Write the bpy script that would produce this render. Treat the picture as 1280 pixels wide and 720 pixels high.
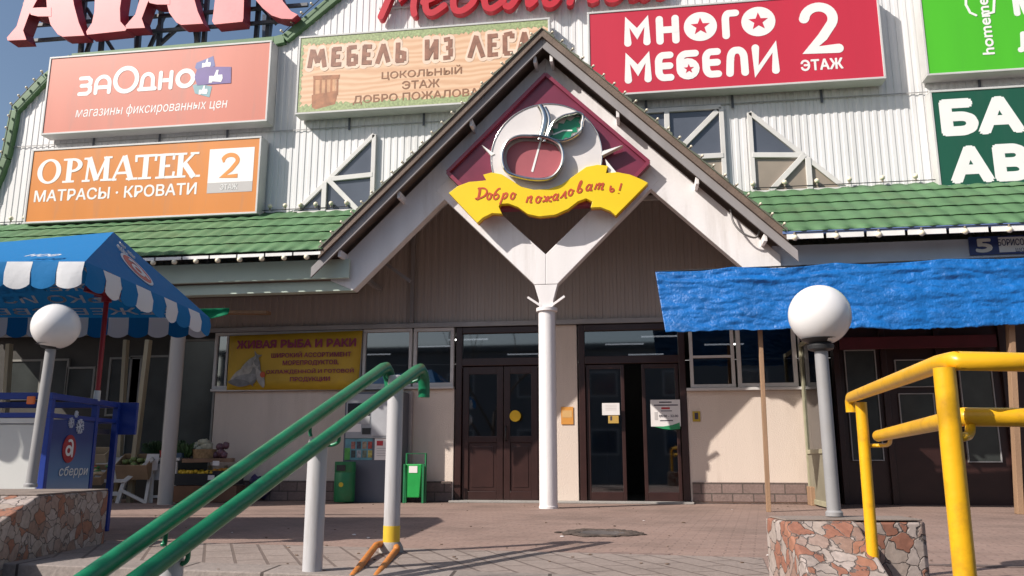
import bpy, bmesh, math, random
from mathutils import Vector, Matrix, noise as mnoise
R = math.radians
random.seed(7)
for o in list(bpy.data.objects): bpy.data.objects.remove(o)
scn = bpy.context.scene
COL = scn.collection

# ------------------------------------------------------------------ camera, sky, sun, exposure
F, HOR, YAW, HC = 1040.0, 574.0, R(8.5), 0.645
PITCH = math.atan((HOR - 360) / F)
FW = Vector((-math.sin(YAW) * math.cos(PITCH), math.cos(YAW) * math.cos(PITCH), math.sin(PITCH)))
RT = Vector((math.cos(YAW), math.sin(YAW), 0))
UP = RT.cross(FW)
CP = Vector((0, 0, HC))
cam = bpy.data.cameras.new("camera"); cam_o = bpy.data.objects.new("camera", cam); COL.objects.link(cam_o)
cam.sensor_width = 36; cam.lens = F / 1280 * 36; cam.clip_end = 2000; cam.clip_start = 0.05
cam_o.location = CP; cam_o.rotation_euler = FW.to_track_quat('-Z', 'Y').to_euler()
scn.camera = cam_o
SUN_TRAVEL = Vector((1.3, 1.0, -1.3)).normalized()
SUN_EL = math.asin(-SUN_TRAVEL.z)
w = bpy.data.worlds.new("World"); scn.world = w; w.use_nodes = True
nt = w.node_tree; bg = nt.nodes["Background"]
sky = nt.nodes.new("ShaderNodeTexSky"); sky.sky_type = 'NISHITA'; sky.sun_disc = False
sky.sun_elevation = SUN_EL
sky.sun_rotation = math.atan2(-SUN_TRAVEL.x, -SUN_TRAVEL.y)
sky.air_density = 1.1; sky.dust_density = 2.0; sky.ozone_density = 1.8
nt.links.new(sky.outputs[0], bg.inputs[0]); bg.inputs[1].default_value = 0.098
sl = bpy.data.lights.new("sun", 'SUN'); sl.energy = 5.0; sl.angle = R(0.5); sl.color = (1.0, 0.94, 0.86)
so = bpy.data.objects.new("sun", sl); COL.objects.link(so); so.location = (-20, -15, 20)
so.rotation_euler = SUN_TRAVEL.to_track_quat('-Z', 'Y').to_euler()
scn.view_settings.view_transform = 'Standard'; scn.view_settings.look = 'None'
scn.view_settings.exposure = 0.28; scn.view_settings.gamma = 1.0
scn.view_settings.use_curve_mapping = False
scn.cycles.max_bounces = 8; scn.cycles.transparent_max_bounces = 12
try: scn.cycles.use_denoising = True
except Exception: pass

# ------------------------------------------------------------------ survey helpers (photo measurements -> points on real planes)
def ray(px, py): return FW + RT * ((px - 640) / F) - UP * ((py - 360) / F)
def PY(px, py, Y=13.0):
    d = ray(px, py); return CP + d * (Y / d.y)
def PZ(px, py, Z=0.0):
    d = ray(px, py); return CP + d * ((Z - HC) / d.z)
FH = Vector((-math.sin(YAW), math.cos(YAW), 0))
def PV(px, py, v):
    d = ray(px, py); return CP + d * (v / d.dot(FH))
def S(u, v, z=0.0): return RT * u + FH * v + Vector((0, 0, z))
def tb(l, r, Y):
    """text box from its left (x, top, bottom) and right (x, top, bottom) ends -> x0, x1, z0, z1 on plane Y"""
    a, b, c, d = PY(l[0], l[1], Y), PY(l[0], l[2], Y), PY(r[0], r[1], Y), PY(r[0], r[2], Y)
    return ((a.x + b.x) / 2, (c.x + d.x) / 2, (b.z + d.z) / 2, (a.z + c.z) / 2)

class Fr:
    def __init__(s, O, U, V, N=None):
        s.O, s.U, s.V = Vector(O), Vector(U).normalized(), Vector(V).normalized()
        s.N = Vector(N).normalized() if N else s.U.cross(s.V).normalized()
    def __call__(s, x, y, z=0.0): return s.O + s.U * x + s.V * y + s.N * z
def wallf(Y): return Fr((0, Y, 0), (1, 0, 0), (0, 0, 1), (0, -1, 0))
GROUND = Fr((0, 0, 0), (1, 0, 0), (0, 1, 0), (0, 0, 1))

# ------------------------------------------------------------------ materials
MATS = {}
def mat(name, rgb, rough=0.6, vary=0.12, vscale=3.0, bump=0.0, bscale=40.0, metal=0.0, spec=0.5, streak=False, dirt=None, dscale=1.2, damt=0.5, emit=None):
    if name in MATS: return MATS[name]
    m = bpy.data.materials.new(name); m.use_nodes = True; MATS[name] = m
    n, l = m.node_tree.nodes, m.node_tree.links
    b = n["Principled BSDF"]
    b.inputs["Roughness"].default_value = rough; b.inputs["Metallic"].default_value = metal
    b.inputs["Specular IOR Level"].default_value = spec
    tc = n.new("ShaderNodeTexCoord"); mp = n.new("ShaderNodeMapping")
    l.new(tc.outputs["Object"], mp.inputs[0])
    if streak: mp.inputs["Scale"].default_value = (1, 1, 0.12)
    nz = n.new("ShaderNodeTexNoise"); nz.inputs["Scale"].default_value = vscale; nz.inputs["Detail"].default_value = 6
    l.new(mp.outputs[0], nz.inputs[0])
    cr = n.new("ShaderNodeValToRGB")
    cr.color_ramp.elements[0].position = 0.3; cr.color_ramp.elements[1].position = 0.7
    cr.color_ramp.elements[0].color = [c * (1 - vary) for c in rgb] + [1]
    cr.color_ramp.elements[1].color = [min(1, c * (1 + vary)) for c in rgb] + [1]
    l.new(nz.outputs[0], cr.inputs[0])
    out = cr.outputs[0]
    if dirt:
        n2 = n.new("ShaderNodeTexNoise"); n2.inputs["Scale"].default_value = dscale; n2.inputs["Detail"].default_value = 8; n2.inputs["Roughness"].default_value = 0.7
        l.new(mp.outputs[0], n2.inputs[0])
        r2 = n.new("ShaderNodeValToRGB"); r2.color_ramp.elements[0].position = 0.52; r2.color_ramp.elements[1].position = 0.72
        r2.color_ramp.elements[1].color = (damt, damt, damt, 1)
        l.new(n2.outputs[0], r2.inputs[0])
        mx = n.new("ShaderNodeMix"); mx.data_type = 'RGBA'
        l.new(r2.outputs[0], mx.inputs[0]); l.new(out, mx.inputs[6]); mx.inputs[7].default_value = list(dirt) + [1]
        out = mx.outputs[2]
    l.new(out, b.inputs["Base Color"])
    if bump:
        n3 = n.new("ShaderNodeTexNoise"); n3.inputs["Scale"].default_value = bscale; n3.inputs["Detail"].default_value = 5
        l.new(tc.outputs["Object"], n3.inputs[0])
        bp = n.new("ShaderNodeBump"); bp.inputs["Strength"].default_value = bump; bp.inputs["Distance"].default_value = 0.02
        l.new(n3.outputs[0], bp.inputs["Height"]); l.new(bp.outputs[0], b.inputs["Normal"])
    if emit:
        b.inputs["Emission Color"].default_value = list(emit[:3]) + [1]; b.inputs["Emission Strength"].default_value = emit[3]
    return m

def glass(name, tint, refl=0.10):
    if name in MATS: return MATS[name]
    m = bpy.data.materials.new(name); m.use_nodes = True; MATS[name] = m
    n, l = m.node_tree.nodes, m.node_tree.links
    n.remove(n["Principled BSDF"]); o = n["Material Output"]
    t = n.new("ShaderNodeBsdfTransparent"); t.inputs[0].default_value = list(tint) + [1]
    g = n.new("ShaderNodeBsdfGlossy"); g.inputs["Roughness"].default_value = 0.03; g.inputs["Color"].default_value = (.9, .92, .95, 1)
    fr = n.new("ShaderNodeFresnel"); fr.inputs[0].default_value = 1.5
    ma = n.new("ShaderNodeMath"); ma.operation = 'ADD'; ma.inputs[1].default_value = refl - 0.04; ma.use_clamp = True
    l.new(fr.outputs[0], ma.inputs[0])
    mx = n.new("ShaderNodeMixShader"); l.new(ma.outputs[0], mx.inputs[0]); l.new(t.outputs[0], mx.inputs[1]); l.new(g.outputs[0], mx.inputs[2])
    l.new(mx.outputs[0], o.inputs[0])
    return m

def brickmat(name, c1, c2, mortar, w_, h_, axes='xy', rough=0.8, msize=0.012, rot=0.0, dirt=(0.08, 0.06, 0.05), damt=0.55, bump=0.35, dscale=0.8):
    m = bpy.data.materials.new(name); m.use_nodes = True; MATS[name] = m
    n, l = m.node_tree.nodes, m.node_tree.links
    b = n["Principled BSDF"]; b.inputs["Roughness"].default_value = rough; b.inputs["Specular IOR Level"].default_value = 0.3
    tc = n.new("ShaderNodeTexCoord"); mp = n.new("ShaderNodeMapping")
    if axes == 'xz': mp.inputs["Rotation"].default_value = (R(-90), 0, rot)
    else: mp.inputs["Rotation"].default_value = (0, 0, rot)
    l.new(tc.outputs["Object"], mp.inputs[0])
    br = n.new("ShaderNodeTexBrick"); br.inputs["Scale"].default_value = 1.0
    br.inputs["Brick Width"].default_value = w_; br.inputs["Row Height"].default_value = h_; br.inputs["Mortar Size"].default_value = msize
    br.inputs["Mortar Smooth"].default_value = 0.3; br.inputs["Bias"].default_value = 0.0
    br.inputs["Color1"].default_value = list(c1) + [1]; br.inputs["Color2"].default_value = list(c2) + [1]; br.inputs["Mortar"].default_value = list(mortar) + [1]
    l.new(mp.outputs[0], br.inputs[0])
    nz = n.new("ShaderNodeTexNoise"); nz.inputs["Scale"].default_value = dscale; nz.inputs["Detail"].default_value = 9; nz.inputs["Roughness"].default_value = 0.72
    l.new(tc.outputs["Object"], nz.inputs[0])
    cr = n.new("ShaderNodeValToRGB"); cr.color_ramp.elements[0].position = 0.45; cr.color_ramp.elements[1].position = 0.75
    cr.color_ramp.elements[1].color = (damt, damt, damt, 1)
    l.new(nz.outputs[0], cr.inputs[0])
    mx = n.new("ShaderNodeMix"); mx.data_type = 'RGBA'; l.new(cr.outputs[0], mx.inputs[0]); l.new(br.outputs[0], mx.inputs[6]); mx.inputs[7].default_value = list(dirt) + [1]
    n2 = n.new("ShaderNodeTexNoise"); n2.inputs["Scale"].default_value = 35; n2.inputs["Detail"].default_value = 4
    l.new(tc.outputs["Object"], n2.inputs[0])
    hs = n.new("ShaderNodeHueSaturation"); mr = n.new("ShaderNodeMapRange"); mr.inputs[3].default_value = 0.7; mr.inputs[4].default_value = 1.3
    l.new(n2.outputs[0], mr.inputs[0]); l.new(mr.outputs[0], hs.inputs["Value"]); l.new(mx.outputs[2], hs.inputs["Color"])
    l.new(hs.outputs[0], b.inputs["Base Color"])
    bp = n.new("ShaderNodeBump"); bp.inputs["Strength"].default_value = bump; bp.inputs["Distance"].default_value = 0.015
    ad = n.new("ShaderNodeMath"); ad.operation = 'SUBTRACT'; l.new(n2.outputs[0], ad.inputs[0]); l.new(br.outputs["Fac"], ad.inputs[1])
    l.new(ad.outputs[0], bp.inputs["Height"]); l.new(bp.outputs[0], b.inputs["Normal"])
    return m

def stonemat(name, scale=12.5):
    m = bpy.data.materials.new(name); m.use_nodes = True; MATS[name] = m
    n, l = m.node_tree.nodes, m.node_tree.links
    b = n["Principled BSDF"]; b.inputs["Roughness"].default_value = 0.62; b.inputs["Specular IOR Level"].default_value = 0.35
    tc = n.new("ShaderNodeTexCoord")
    nz = n.new("ShaderNodeTexNoise"); nz.inputs["Scale"].default_value = 9; nz.inputs["Detail"].default_value = 3
    l.new(tc.outputs["Object"], nz.inputs[0])
    vm = n.new("ShaderNodeVectorMath"); vm.operation = 'MULTIPLY_ADD'; vm.inputs[1].default_value = (.13, .13, .13)
    l.new(nz.outputs["Color"], vm.inputs[0]); l.new(tc.outputs["Object"], vm.inputs[2])
    v1 = n.new("ShaderNodeTexVoronoi"); v1.inputs["Scale"].default_value = scale; v1.inputs["Randomness"].default_value = 0.95
    v2 = n.new("ShaderNodeTexVoronoi"); v2.feature = 'DISTANCE_TO_EDGE'; v2.inputs["Scale"].default_value = scale; v2.inputs["Randomness"].default_value = 0.95
    l.new(vm.outputs[0], v1.inputs[0]); l.new(vm.outputs[0], v2.inputs[0])
    sp = n.new("ShaderNodeSeparateColor"); l.new(v1.outputs["Color"], sp.inputs[0])
    cr = n.new("ShaderNodeValToRGB"); cr.color_ramp.interpolation = 'CONSTANT'
    cols = [(0.0, (.28, .125, .085)), (.20, (.34, .28, .25)), (.42, (.31, .22, .185)), (.56, (.39, .325, .295)), (.74, (.31, .145, .095)), (.84, (.36, .29, .25)), (.93, (.26, .165, .13))]
    e = cr.color_ramp.elements; e[0].position = 0; e[0].color = list(cols[0][1]) + [1]; e[1].position = cols[1][0]; e[1].color = list(cols[1][1]) + [1]
    for p, c in cols[2:]:
        k = e.new(p); k.color = list(c) + [1]
    l.new(sp.outputs[0], cr.inputs[0])
    n2 = n.new("ShaderNodeTexNoise"); n2.inputs["Scale"].default_value = 30; n2.inputs["Detail"].default_value = 8; l.new(tc.outputs["Object"], n2.inputs[0])
    mr = n.new("ShaderNodeMapRange"); mr.inputs[3].default_value = .55; mr.inputs[4].default_value = 1.35; l.new(n2.outputs[0], mr.inputs[0])
    hs = n.new("ShaderNodeHueSaturation"); l.new(mr.outputs[0], hs.inputs["Value"]); l.new(cr.outputs[0], hs.inputs["Color"])
    r2 = n.new("ShaderNodeValToRGB"); r2.color_ramp.elements[0].position = .012; r2.color_ramp.elements[1].position = .05
    l.new(v2.outputs["Distance"], r2.inputs[0])
    mx = n.new("ShaderNodeMix"); mx.data_type = 'RGBA'; l.new(r2.outputs[0], mx.inputs[0]); mx.inputs[6].default_value = (.13, .105, .095, 1); l.new(hs.outputs[0], mx.inputs[7])
    l.new(mx.outputs[2], b.inputs["Base Color"])
    ad = n.new("ShaderNodeMath"); ad.operation = 'MULTIPLY_ADD'; ad.inputs[1].default_value = .25
    l.new(n2.outputs[0], ad.inputs[0]); l.new(r2.outputs[0], ad.inputs[2])
    bp = n.new("ShaderNodeBump"); bp.inputs["Strength"].default_value = 0.6; bp.inputs["Distance"].default_value = 0.012
    l.new(ad.outputs[0], bp.inputs["Height"]); l.new(bp.outputs[0], b.inputs["Normal"])
    return m

def woodsignmat(name):
    m = bpy.data.materials.new(name); m.use_nodes = True; MATS[name] = m
    n, l = m.node_tree.nodes, m.node_tree.links
    b = n["Principled BSDF"]; b.inputs["Roughness"].default_value = 0.45
    tc = n.new("ShaderNodeTexCoord"); mp = n.new("ShaderNodeMapping"); mp.inputs["Scale"].default_value = (.5, 1, 2.2)
    l.new(tc.outputs["Object"], mp.inputs[0])
    wv = n.new("ShaderNodeTexWave"); wv.wave_type = 'BANDS'; wv.bands_direction = 'Z'; wv.inputs["Scale"].default_value = 1.4; wv.inputs["Distortion"].default_value = 9; wv.inputs["Detail"].default_value = 3; wv.inputs["Detail Scale"].default_value = 1.1
    l.new(mp.outputs[0], wv.inputs[0])
    cr = n.new("ShaderNodeValToRGB"); cr.color_ramp.elements[0].color = (.64, .38, .23, 1); cr.color_ramp.elements[1].color = (.74, .50, .33, 1)
    l.new(wv.outputs[0], cr.inputs[0]); l.new(cr.outputs[0], b.inputs["Base Color"])
    return m

# ------------------------------------------------------------------ mesh builder
class MB:
    def __init__(s): s.v, s.f = [], []
    def add(s, vs, fs):
        k = len(s.v); s.v += [Vector(q) for q in vs]; s.f += [tuple(i + k for i in f) for f in fs]; return s
    def prism(s, poly, d0, d1, fr):
        n = len(poly)
        a = sum(poly[i][0] * poly[(i + 1) % n][1] - poly[(i + 1) % n][0] * poly[i][1] for i in range(n))
        if a < 0: poly = poly[::-1]
        if d1 < d0: d0, d1 = d1, d0
        vs = [fr(x, y, d0) for x, y in poly] + [fr(x, y, d1) for x, y in poly]
        fs = [tuple(range(n, 2 * n)), tuple(range(n - 1, -1, -1))] + [(i, (i + 1) % n, n + (i + 1) % n, n + i) for i in range(n)]
        return s.add(vs, fs)
    def rect(s, x0, x1, y0, y1, d0, d1, fr): return s.prism([(x0, y0), (x1, y0), (x1, y1), (x0, y1)], d0, d1, fr)
    def box(s, x0, x1, y0, y1, z0, z1): return s.rect(x0, x1, y0, y1, z0, z1, GROUND)
    def bar(s, a, b, w, d0, d1, fr):
        """flat bar between two plane points"""
        a, b = Vector(a), Vector(b); t = (b - a).normalized(); nn = Vector((-t.y, t.x)) * (w / 2)
        return s.prism([tuple(a - nn), tuple(b - nn), tuple(b + nn), tuple(a + nn)], d0, d1, fr)
    def beam(s, a, b, w, h=None):
        """square-section beam between two world points"""
        a, b = Vector(a), Vector(b); t = (b - a).normalized(); h = h or w
        x = t.cross(Vector((0, 0, 1)));
        if x.length < 1e-3: x = Vector((1, 0, 0))
        x.normalize(); y = x.cross(t)
        vs = [p + x * (sx * w / 2) + y * (sy * h / 2) for p in (a, b) for sx, sy in ((-1, -1), (1, -1), (1, 1), (-1, 1))]
        return s.add(vs, [(0, 1, 2, 3), (7, 6, 5, 4), (0, 4, 5, 1), (1, 5, 6, 2), (2, 6, 7, 3), (3, 7, 4, 0)])
    def tube(s, pts, r, n=12, closed=False, caps=True):
        pts = [Vector(p) for p in pts]; m = len(pts)
        rs = r if isinstance(r, (list, tuple)) else [r] * m
        T = []
        for i in range(m):
            if closed: t = pts[(i + 1) % m] - pts[i - 1]
            else: t = pts[min(i + 1, m - 1)] - pts[max(i - 1, 0)]
            T.append(t.normalized())
        x = T[0].orthogonal().normalized(); vs = []
        for i in range(m):
            x = (x - T[i] * x.dot(T[i])).normalized(); y = T[i].cross(x)
            vs += [pts[i] + (x * math.cos(2 * math.pi * k / n) + y * math.sin(2 * math.pi * k / n)) * rs[i] for k in range(n)]
        fs = []
        for i in range(m if closed else m - 1):
            j = (i + 1) % m
            fs += [(i * n + k, i * n + (k + 1) % n, j * n + (k + 1) % n, j * n + k) for k in range(n)]
        if caps and not closed: fs += [tuple(range(n - 1, -1, -1)), tuple(range((m - 1) * n, m * n))]
        return s.add(vs, fs)
    def cyl(s, a, b, r, r2=None, n=20): return s.tube([a, b], [r, r2 if r2 is not None else r], n)
    def lathe(s, c, prof, n=28):
        """profile [(r, z)...] about a vertical axis at c"""
        c = Vector(c); vs = []
        for r, z in prof: vs += [c + Vector((r * math.cos(2 * math.pi * k / n), r * math.sin(2 * math.pi * k / n), z)) for k in range(n)]
        fs = []
        for i in range(len(prof) - 1): fs += [(i * n + k, i * n + (k + 1) % n, (i + 1) * n + (k + 1) % n, (i + 1) * n + k) for k in range(n)]
        fs += [tuple(range(n - 1, -1, -1)), tuple(range((len(prof) - 1) * n, len(prof) * n))]
        return s.add(vs, fs)
    def ball(s, c, r, n=16, sq=(1, 1, 1), jit=0.0):
        c = Vector(c); vs, fs = [], []; m = max(6, n // 2 + 2)
        for i in range(m + 1):
            th = math.pi * i / m
            for k in range(n):
                ph = 2 * math.pi * k / n
                d = Vector((math.sin(th) * math.cos(ph) * sq[0], math.sin(th) * math.sin(ph) * sq[1], -math.cos(th) * sq[2]))
                q = r * (1 + jit * (mnoise.noise(d * 2.3 + c * 3)))
                vs.append(c + d * q)
        for i in range(m): fs += [(i * n + k, i * n + (k + 1) % n, (i + 1) * n + (k + 1) % n, (i + 1) * n + k) for k in range(n)]
        return s.add(vs, fs)
    def ring(s, cx, cy, rx, ry, ix, iy, d0, d1, fr, n=40, a0=0.0, a1=360.0):
        full = abs(a1 - a0 - 360) < 1e-6; m = n if full else n + 1
        vs = []
        for i in range(m):
            a = R(a0 + (a1 - a0) * i / n); c_, s_ = math.cos(a), math.sin(a)
            vs += [fr(cx + rx * c_, cy + ry * s_, d1), fr(cx + ix * c_, cy + iy * s_, d1), fr(cx + ix * c_, cy + iy * s_, d0), fr(cx + rx * c_, cy + ry * s_, d0)]
        fs = []
        for i in range(m if full else m - 1):
            j = (i + 1) % m
            for q in range(4): fs.append((4 * i + q, 4 * j + q, 4 * j + (q + 1) % 4, 4 * i + (q + 1) % 4))
        if not full: fs += [(0, 1, 2, 3), tuple(4 * (m - 1) + q for q in (3, 2, 1, 0))]
        return s.add(vs, fs)
    def ell(s, cx, cy, rx, ry, d0, d1, fr, n=40):
        return s.prism([(cx + rx * math.cos(2 * math.pi * i / n), cy + ry * math.sin(2 * math.pi * i / n)) for i in range(n)], d0, d1, fr)
    def ribbon(s, pts, wd, d0, d1, fr, rise=0.0008, round_=True):
        """a pen stroke of width wd with (round) ends, standing d1 proud; later strokes lie a hair higher"""
        P = [Vector(p) for p in pts]
        q = [P[0]]
        for p in P[1:]:
            if (p - q[-1]).length > 1e-5: q.append(p)
        P = q; m = len(P)
        if m < 2: return s
        L, Rr = [], []
        for i in range(m):
            t0 = (P[i] - P[i - 1]).normalized() if i else (P[1] - P[0]).normalized()
            t1 = (P[i + 1] - P[i]).normalized() if i < m - 1 else t0
            t = (t0 + t1)
            if t.length < .2: t = t1
            t.normalize(); nn = Vector((-t.y, t.x)); k = 1 / max(.55, nn.dot(Vector((-t1.y, t1.x))))
            L.append(P[i] + nn * wd / 2 * k); Rr.append(P[i] - nn * wd / 2 * k)
        vs, fs = [], []
        for i in range(m):
            z = d1 + rise * i / m
            vs += [fr(L[i].x, L[i].y, z), fr(Rr[i].x, Rr[i].y, z), fr(Rr[i].x, Rr[i].y, d0), fr(L[i].x, L[i].y, d0)]
        for i in range(m - 1):
            a, b = 4 * i, 4 * i + 4
            fs += [(a, a + 1, b + 1, b), (a + 1, a + 2, b + 2, b + 1), (a + 3, a, b, b + 3)]
        fs += [(0, 3, 2, 1), (4 * m - 4, 4 * m - 3, 4 * m - 2, 4 * m - 1)]
        s.add(vs, fs)
        if round_:
            for e, z in ((P[0], d1 - .0003), (P[-1], d1 + rise + .0002)): s.ell(e.x, e.y, wd / 2, wd / 2, d0, z, fr, 14)
        return s
    def build(s, name, material, parent=None, smooth=False, bevel=0.0, loc=None, auto=None):
        me = bpy.data.meshes.new(name)
        if parent is not None:
            base = parent.get("_o") or (0, 0, 0); base = Vector(base)
        else: base = Vector(loc) if loc is not None else Vector((0, 0, 0))
        me.from_pydata([v - base for v in s.v], [], s.f); me.update()
        bm = bmesh.new(); bm.from_mesh(me); bmesh.ops.recalc_face_normals(bm, faces=bm.faces); bm.to_mesh(me); bm.free()
        me.materials.append(material)
        if smooth:
            me.polygons.foreach_set("use_smooth", [True] * len(me.polygons))
            if auto is not None:
                try: me.set_sharp_from_angle(angle=R(auto))
                except Exception: pass
        o = bpy.data.objects.new(name, me); COL.objects.link(o)
        if parent is not None:
            o.parent = parent; o["_o"] = tuple(base)
        else:
            o.location = base; o["_o"] = tuple(base)
        if bevel:
            md = o.modifiers.new("bevel", 'BEVEL'); md.width = bevel; md.segments = 2; md.limit_method = 'ANGLE'; md.angle_limit = R(50)
        return o

def thing(name, label, cat, loc, group=None):
    o = bpy.data.objects.new(name, None); COL.objects.link(o); o.location = loc; o.empty_display_size = .2
    o["label"] = label; o["category"] = cat; o["_o"] = tuple(loc)
    if group: o["group"] = group
    return o
def each(parts, name, m, parent, **kw):
    for q in parts: q.build(name, m, parent, **kw)
def tag(o, label, cat, group=None):
    o["label"] = label; o["category"] = cat
    if group: o["group"] = group
    return o
def struct(o, kind="structure"): o["kind"] = kind; return o
def copy_tree(o, parent=None):
    c = o.copy(); COL.objects.link(c)
    if parent: c.parent = parent
    for ch in list(o.children): copy_tree(ch, c)
    return c

def glyph_faces(body, shear, spacing):
    """letter outlines of the built-in font -> list of (points, triangles), one entry per outer contour, so that overlapping contours never share a plane"""
    from mathutils.geometry import tessellate_polygon
    c = bpy.data.curves.new("tmp", 'FONT'); c.body = body; c.shear = shear; c.space_character = spacing; c.resolution_u = 4; c.fill_mode = 'NONE'
    o = bpy.data.objects.new("tmp", c); COL.objects.link(o)
    me = bpy.data.meshes.new_from_object(o.evaluated_get(bpy.context.evaluated_depsgraph_get()))
    P = [v.co.copy() for v in me.vertices]; nb = {}
    for e in me.edges:
        a, b = e.vertices; nb.setdefault(a, []).append(b); nb.setdefault(b, []).append(a)
    bpy.data.objects.remove(o); bpy.data.curves.remove(c); bpy.data.meshes.remove(me)
    seen, loops = set(), []
    for s0 in sorted(nb):
        if s0 in seen: continue
        lp = [s0]; seen.add(s0); cur = s0; nxt = s0 + 1 if s0 + 1 in nb[s0] else nb[s0][0]
        while nxt is not None and nxt not in seen:
            lp.append(nxt); seen.add(nxt); cand = [q for q in nb[nxt] if q not in seen]; nxt = (nxt + 1 if nxt + 1 in cand else cand[0]) if cand else None
        if len(lp) > 2: loops.append([P[q] for q in lp])
    def area(L): return sum(L[i].x * L[(i + 1) % len(L)].y - L[(i + 1) % len(L)].x * L[i].y for i in range(len(L))) / 2
    def inside(p, L):
        r_ = False
        for i in range(len(L)):
            a, b = L[i], L[i - 1]
            if (a.y > p.y) != (b.y > p.y) and p.x < (b.x - a.x) * (p.y - a.y) / (b.y - a.y) + a.x: r_ = not r_
        return r_
    A = [area(L) for L in loops]; big = max(range(len(loops)), key=lambda k: abs(A[k])); sg = 1 if A[big] > 0 else -1
    outs = [k for k in range(len(loops)) if A[k] * sg > 0]; holes = [k for k in range(len(loops)) if A[k] * sg <= 0]; own = {k: [] for k in outs}
    for h in holes:
        c_ = [k for k in outs if k not in holes and sum(inside(p, loops[k]) for p in loops[h]) > .9 * len(loops[h])]
        if c_: own[min(c_, key=lambda k: abs(A[k]))].append(h)
        else: outs.append(h); own[h] = []
    res = []
    for k in outs:
        polys = [loops[k]] + [loops[h] for h in own[k]]; pts = [p for q in polys for p in q]
        res.append((pts, [tuple(t) for t in tessellate_polygon(polys)]))
    return res
def text_into(mb, body, box, fr, d0=0.001, d1=0.004, bold=0.0, shear=0.0, spacing=1.0):
    G = glyph_faces(body, shear, spacing)
    xs = [p.x for g in G for p in g[0]]; ys = [p.y for g in G for p in g[0]]
    ax, ay = min(xs), min(ys); sx = (box[1] - box[0]) / (max(xs) - ax); sy = (box[3] - box[2]) / (max(ys) - ay)
    bw = bold * min(abs(sx), abs(sy)) * .85
    fx, fy = (box[1] - box[0] - 2 * bw) / (box[1] - box[0]), (box[3] - box[2] - 2 * bw) / (box[3] - box[2])
    offs = [(0, 0)] if bold <= 0 else [(math.cos(k * math.pi / 4), math.sin(k * math.pi / 4)) for k in range(8)] + [(0, 0)]
    for k, (ox, oy) in enumerate(offs):
        for n_, (pts, tris) in enumerate(G):
            vs = [fr(box[0] + bw + (p.x - ax) * sx * fx + ox * bw, box[2] + bw + (p.y - ay) * sy * fy + oy * bw, d1 + .0002 * k + .00007 * (n_ % 3)) for p in pts]
            for t_, tr in enumerate(tris):
                up_ = fr.N * (.000012 * (t_ % 5)); mb.add([vs[q] + up_ for q in tr], [(0, 1, 2)])
    return mb

def smoothpts(pts, n=6, closed=False):
    P = [Vector(p) for p in pts]; m = len(P); out = []
    rng = range(m if closed else m - 1)
    for i in rng:
        p0 = P[(i - 1) % m] if (closed or i) else P[0]; p1 = P[i]; p2 = P[(i + 1) % m]; p3 = P[(i + 2) % m] if (closed or i + 2 < m) else P[-1]
        for k in range(n):
            t = k / n
            out.append(0.5 * ((2 * p1) + (p2 - p0) * t + (2 * p0 - 5 * p1 + 4 * p2 - p3) * t * t + (3 * p1 - p0 - 3 * p2 + p3) * t ** 3))
    if not closed: out.append(P[-1])
    return out
# ------------------------------------------------------------------ palette
WHITE_STEEL = mat("white_painted_siding", (.70, .69, .69), .5, .05, 2, streak=True, dirt=(.44, .42, .39), dscale=2.2, damt=.45)
WHITE_PAINT = mat("white_painted_wood", (.76, .725, .72), .55, .06, 4, bump=.12, bscale=30, streak=True, dirt=(.40, .34, .30), dscale=3.5, damt=.4)
CREAM = mat("pale_render", (.66, .55, .47), .85, .06, 1.5, bump=.35, bscale=60, streak=True, dirt=(.42, .33, .27), dscale=2.4, damt=.4)
GREEN_ROOF = mat("green_metal_tile", (.088, .178, .085), .65, .18, 2.5, spec=.22, dirt=(.10, .13, .06), dscale=1.5, damt=.5)
GREEN_TRIM = mat("green_trim", (.07, .15, .06), .5)
BROWN = mat("brown_tile_edge", (.15, .105, .08), .7, .2, 6, bump=.3)
SOFFIT = mat("soffit_board", (.17, .13, .11), .8, .15, 4)
GREYPLANK = mat("grey_weathered_plank", (.27, .25, .25), .7, .12, 4, streak=True)
FASCIA_G = mat("pale_green_fascia", (.46, .54, .46), .6, .06, 2, dirt=(.32, .35, .32), damt=.3)
FASCIA_B = mat("pale_blue_fascia", (.62, .68, .80), .6, .06, 2, dirt=(.42, .45, .52), damt=.3)
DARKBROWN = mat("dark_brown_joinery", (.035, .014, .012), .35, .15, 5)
PALEFRAME = mat("pale_window_frame", (.55, .52, .50), .5, .06, 4)
DARK = mat("dark_interior", (.035, .033, .033), .9)
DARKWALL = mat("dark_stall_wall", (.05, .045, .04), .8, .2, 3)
PANE = glass("shop_glass", (.20, .21, .23), .17)
PANE_HI = mat("upper_window_glass", (.09, .10, .125), .08, .2, 1.0, spec=.6)
BLIND = mat("beige_blind_behind_glass", (.30, .25, .20), .15, .2, 1.0)
PLINTH = brickmat("plinth_blocks", (.20, .14, .125), (.25, .18, .16), (.10, .08, .07), .30, .145, 'xz', .8, .010, dscale=1.5)
PAVE = brickmat("red_brown_paving", (.27, .182, .152), (.295, .205, .172), (.22, .15, .125), .20, .10, 'xy', .85, .008, rot=R(8), damt=.62, dscale=.7, bump=.3)
SLABS = brickmat("grey_paving_slabs", (.255, .205, .182), (.285, .232, .206), (.15, .115, .10), .42, .19, 'xy', .85, .012, rot=R(62), damt=.5, dscale=.9, bump=.3)
KERB = brickmat("kerb_stones", (.25, .21, .19), (.29, .245, .225), (.07, .055, .05), .55, 4.0, 'xy', .85, .012, rot=R(-6), damt=.4)
ASPHALT = mat("asphalt", (.055, .053, .052), .9, .2, 8, bump=.4, bscale=120)
CONC = mat("stair_concrete", (.30, .28, .26), .9, .12, 3, bump=.3)
STONE = stonemat("broken_stone_cladding")
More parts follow.
